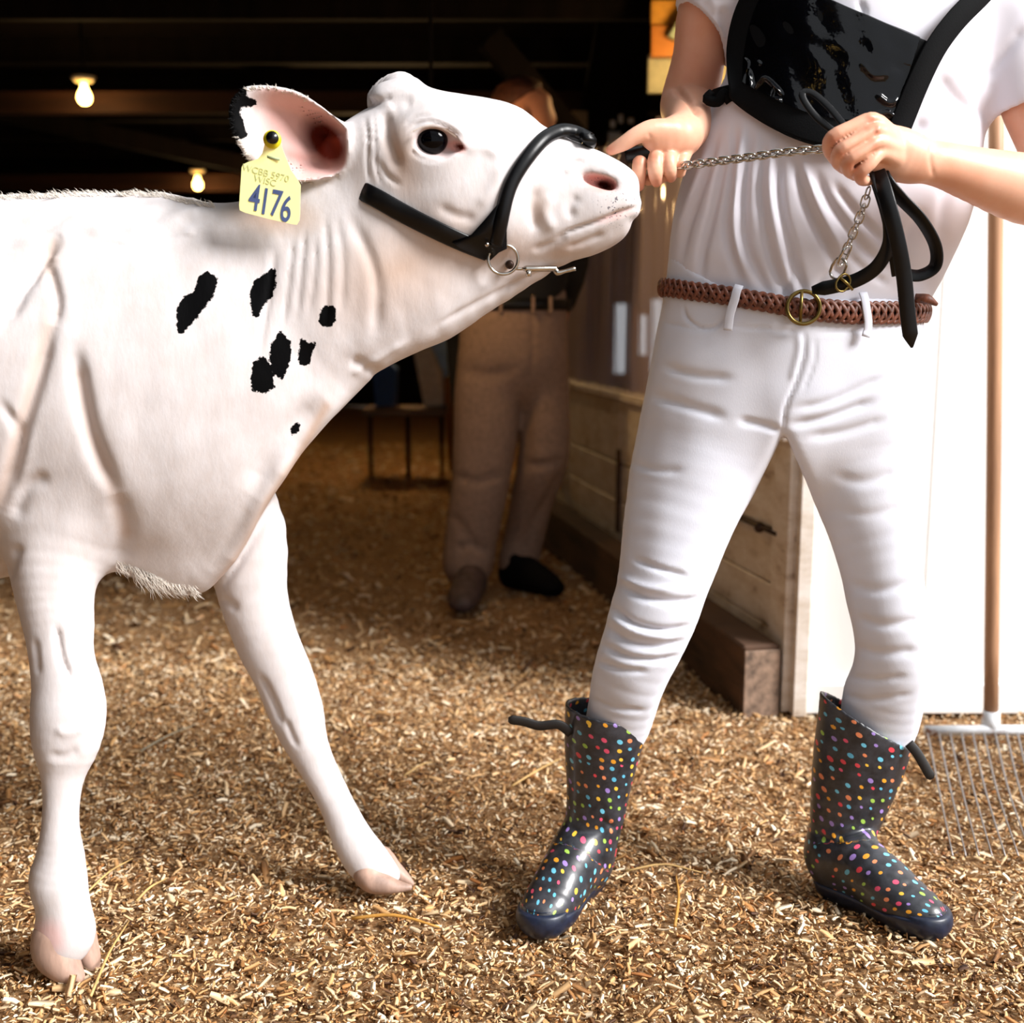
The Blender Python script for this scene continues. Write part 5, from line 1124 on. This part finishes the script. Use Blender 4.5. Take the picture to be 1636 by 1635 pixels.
# stitched piece where noseband and cheek strap meet
tri = [(752,372),(772,352),(790,330),(803,318),(812,335),(808,362),(808,392),(796,398),(780,412),(758,402),(735,393),(722,384)]
fr = []
for x, y in tri: p, n = snap(TC, x, y, .0085); fr.append(p)
c = sum(fr, Vector())/len(fr)+Vector((0,-.003,0)); n = len(fr); bk = [p+Vector((0,.006,0)) for p in fr]
me = bpy.data.meshes.new('cheek_patch'); me.from_pydata([tuple(p) for p in fr+bk]+[tuple(c), tuple(c+Vector((0,.006,0)))], [], [(i,(i+1)%n,2*n) for i in range(n)]+[((i+1)%n+n,i+n,2*n+1) for i in range(n)]+[(i,i+n,(i+1)%n+n,(i+1)%n) for i in range(n)]); me.update(); link('cheek_patch', me, LEATH, hal)
bm = bmesh.new(); bmesh.ops.create_uvsphere(bm, u_segments=12, v_segments=8, radius=.0035); o = link('rivet', bm_mesh('rivet', bm), CHROME, hal); o.location = snap(TC, 777, 384, .013)[0]; o.matrix_parent_inverse = world_of(hal).inverted()
rp, rn = snap(TC, 802, 408, .010)
o = link('chin_ring', ringmesh('chin_ring', .0215, .0205, .0024, 32, 8), CHROME, hal, label='round steel ring under the jaw'); o.location = rp; o.rotation_euler = Vector((.15,-1,-.1)).to_track_quat('Z', 'Y').to_euler(); o.matrix_parent_inverse = world_of(hal).inverted()
a, b = snap(TC, 818, 425, .010)[0], snap(TC, 884, 420, .010)[0]
tube('snap_hook', [a, a+(b-a)*.25, a+(b-a)*.3, b, b+(b-a)*.03], [.002,.0025,.0045,.0042,.003], CHROME, hal, smoothn=2, n=10)
d = snap(TC, 912, 422, .006)[0] if snap(TC, 912, 422)[0] is not None else b+Vector((.03,0,0))
tube('snap_tip', [b, b+Vector((.004,0,-.006)), b+Vector((.014,0,-.004)), d], [.004,.0045,.003,.0035], CHROME, hal, n=8)
tube('snap_knob', [a+(b-a)*.35+Vector((0,-.002,-.003)), a+(b-a)*.36+Vector((0,-.002,-.011))], .004, CHROME, hal, smoothn=1)
bm = bmesh.new(); bmesh.ops.create_uvsphere(bm, u_segments=12, v_segments=8, radius=.0065); o = link('swivel', bm_mesh('swivel', bm), STEEL, hal); o.location = a+Vector((-.006,0,.006)); o.matrix_parent_inverse = world_of(hal).inverted()
# lead
lead = empty('lead_strap', P(1200,250,1.8), label='chain and black leather lead strap gathered in the hands of the person', cat='lead')
tube('nose_handle', [P(1000,250,1.85), P(1020,246,1.846), P(1045,244,1.846), P(1070,248,1.85), P(1090,256,1.85)], [.0105,.0115,.0115,.0105,.008], LEATH, lead, n=12)
def chain_links(path, pitch, R1, R2, r, big=None):
    A = catmull(path, 12); L_ = np.r_[0, np.cumsum(np.linalg.norm(np.diff(A, axis=0), axis=1))]; me = ringmesh('chain_link', R1, R2, r, 16, 6); s_ = pitch*.5; k = 0
    big = big or []
    while s_ < L_[-1]:
        p = np.array([np.interp(s_, L_, A[:, i]) for i in range(3)]); p2 = np.array([np.interp(min(s_+.004, L_[-1]), L_, A[:, i]) for i in range(3)]); p0 = np.array([np.interp(max(s_-.004, 0), L_, A[:, i]) for i in range(3)])
        x = Vector(p2-p0).normalized(); ref = Vector((0,-1,0)); z = (ref-x*ref.dot(x)).normalized(); z = Matrix.Rotation(math.radians(35 if k % 2 else -50), 3, x) @ z; y = z.cross(x)
        fr_ = s_/L_[-1]; sc = 1.
        if big and fr_ > big[0]: sc = big[1]
        M = Matrix((x, y, z)).transposed().to_4x4(); M.translation = Vector(p); M = M @ Matrix.Scale(sc, 4)
        o = bpy.data.objects.new('chain_link', me); S.collection.objects.link(o); o.parent = lead; o.matrix_parent_inverse = world_of(lead).inverted(); o.matrix_basis = M
        s_ += pitch*sc; k += 1
    if not me.materials: me.materials.append(CHROME)
    me.polygons.foreach_set('use_smooth', np.ones(len(me.polygons), bool))
chain_links([P(1084,266,1.838), P(1130,260,1.81), P(1200,251,1.775), P(1260,243,1.75), P(1318,238,1.735)], .0098, .0092, .0056, .0019)
chain_links([P(1388,302,1.722), P(1378,335,1.73), P(1362,375,1.745), P(1348,410,1.76), P(1332,445,1.775)], .0118, .0090, .0060, .0013, big=(.66, 1.75))
def ribbon(nm, px_, w, t, ends=(1,1), tw=0, label=None):
    A = catmull([list(P(*p)) for p in px_], 8); pts = [Vector(a) for a in A]; n = len(pts); ns = []
    for i in range(n):
        T_ = (pts[min(i+1, n-1)]-pts[max(i-1, 0)]).normalized(); o_ = Vector((0,-1,0)); o_ = (o_-T_*o_.dot(T_)).normalized()
        f_ = i/(n-1); a = tw(f_) if callable(tw) else tw; ns.append(Matrix.Rotation(math.radians(a), 3, T_) @ o_)
    sc = np.interp(np.linspace(0, 1, n), [0,.06,.94,1], [ends[0],1,1,ends[1]]); return link(nm, pymesh(nm, [sweep(pts, strapprof(w, t), normals=ns, scale=sc)]), LEATH, lead)
ribbon('lead_fold', [(1392,262,1.735),(1402,290,1.712),(1413,318,1.70),(1420,350,1.70),(1420,390,1.71),(1402,425,1.72),(1372,446,1.73),(1335,457,1.74),(1297,464,1.75)], .0205, .0042, ends=(1,.55), tw=lambda f_: -30+40*f_)
ribbon('lead_tail', [(1396,262,1.735),(1408,290,1.705),(1420,330,1.69),(1434,385,1.69),(1444,440,1.695),(1450,500,1.70),(1457,556,1.705)], .0215, .0042, ends=(1,.15), tw=lambda f_: 25-20*f_)
ribbon('lead_loop', [(1402,262,1.735),(1416,290,1.715),(1440,318,1.715),(1472,352,1.715),(1494,392,1.72),(1494,425,1.725),(1470,440,1.73),(1444,438,1.735)], .0195, .0042, tw=lambda f_: 20+30*math.sin(3.14*f_))
ribbon('lead_fold', [(1400,282,1.725),(1418,340,1.715),(1430,400,1.715),(1436,440,1.72)], .020, .004, tw=10)
p = P(1316,459,1.742)
rm = ringmesh('lead_buckle', .013, .010, .0016, 16, 6); o = link('lead_buckle', rm, BRASS, lead); o.location = Vector(P(1347,452,1.728)); o.rotation_euler = (Matrix.Rotation(.3, 3, 'Z') @ Matrix.Rotation(math.pi/2, 3, 'X') @ Matrix.Rotation(.9, 3, 'Z')).to_euler(); o.matrix_parent_inverse = world_of(lead).inverted()
tube('lead_keeper', [P(1340,442,1.732), P(1352,452,1.728), P(1362,463,1.733)], .0022, BRASS, lead, n=8)
# narrow loop of the lead above the fist
pts = [P(*q) for q in [(1352,205,1.715),(1325,172,1.74),(1300,150,1.755),(1284,147,1.76),(1284,160,1.755),(1305,188,1.745),(1335,212,1.735)]]
A = catmull(pts, 6); link('lead_fold', pymesh('lead_fold', [sweep([Vector(a) for a in A], strapprof(.010,.003), normals=None)]), LEATH, lead)
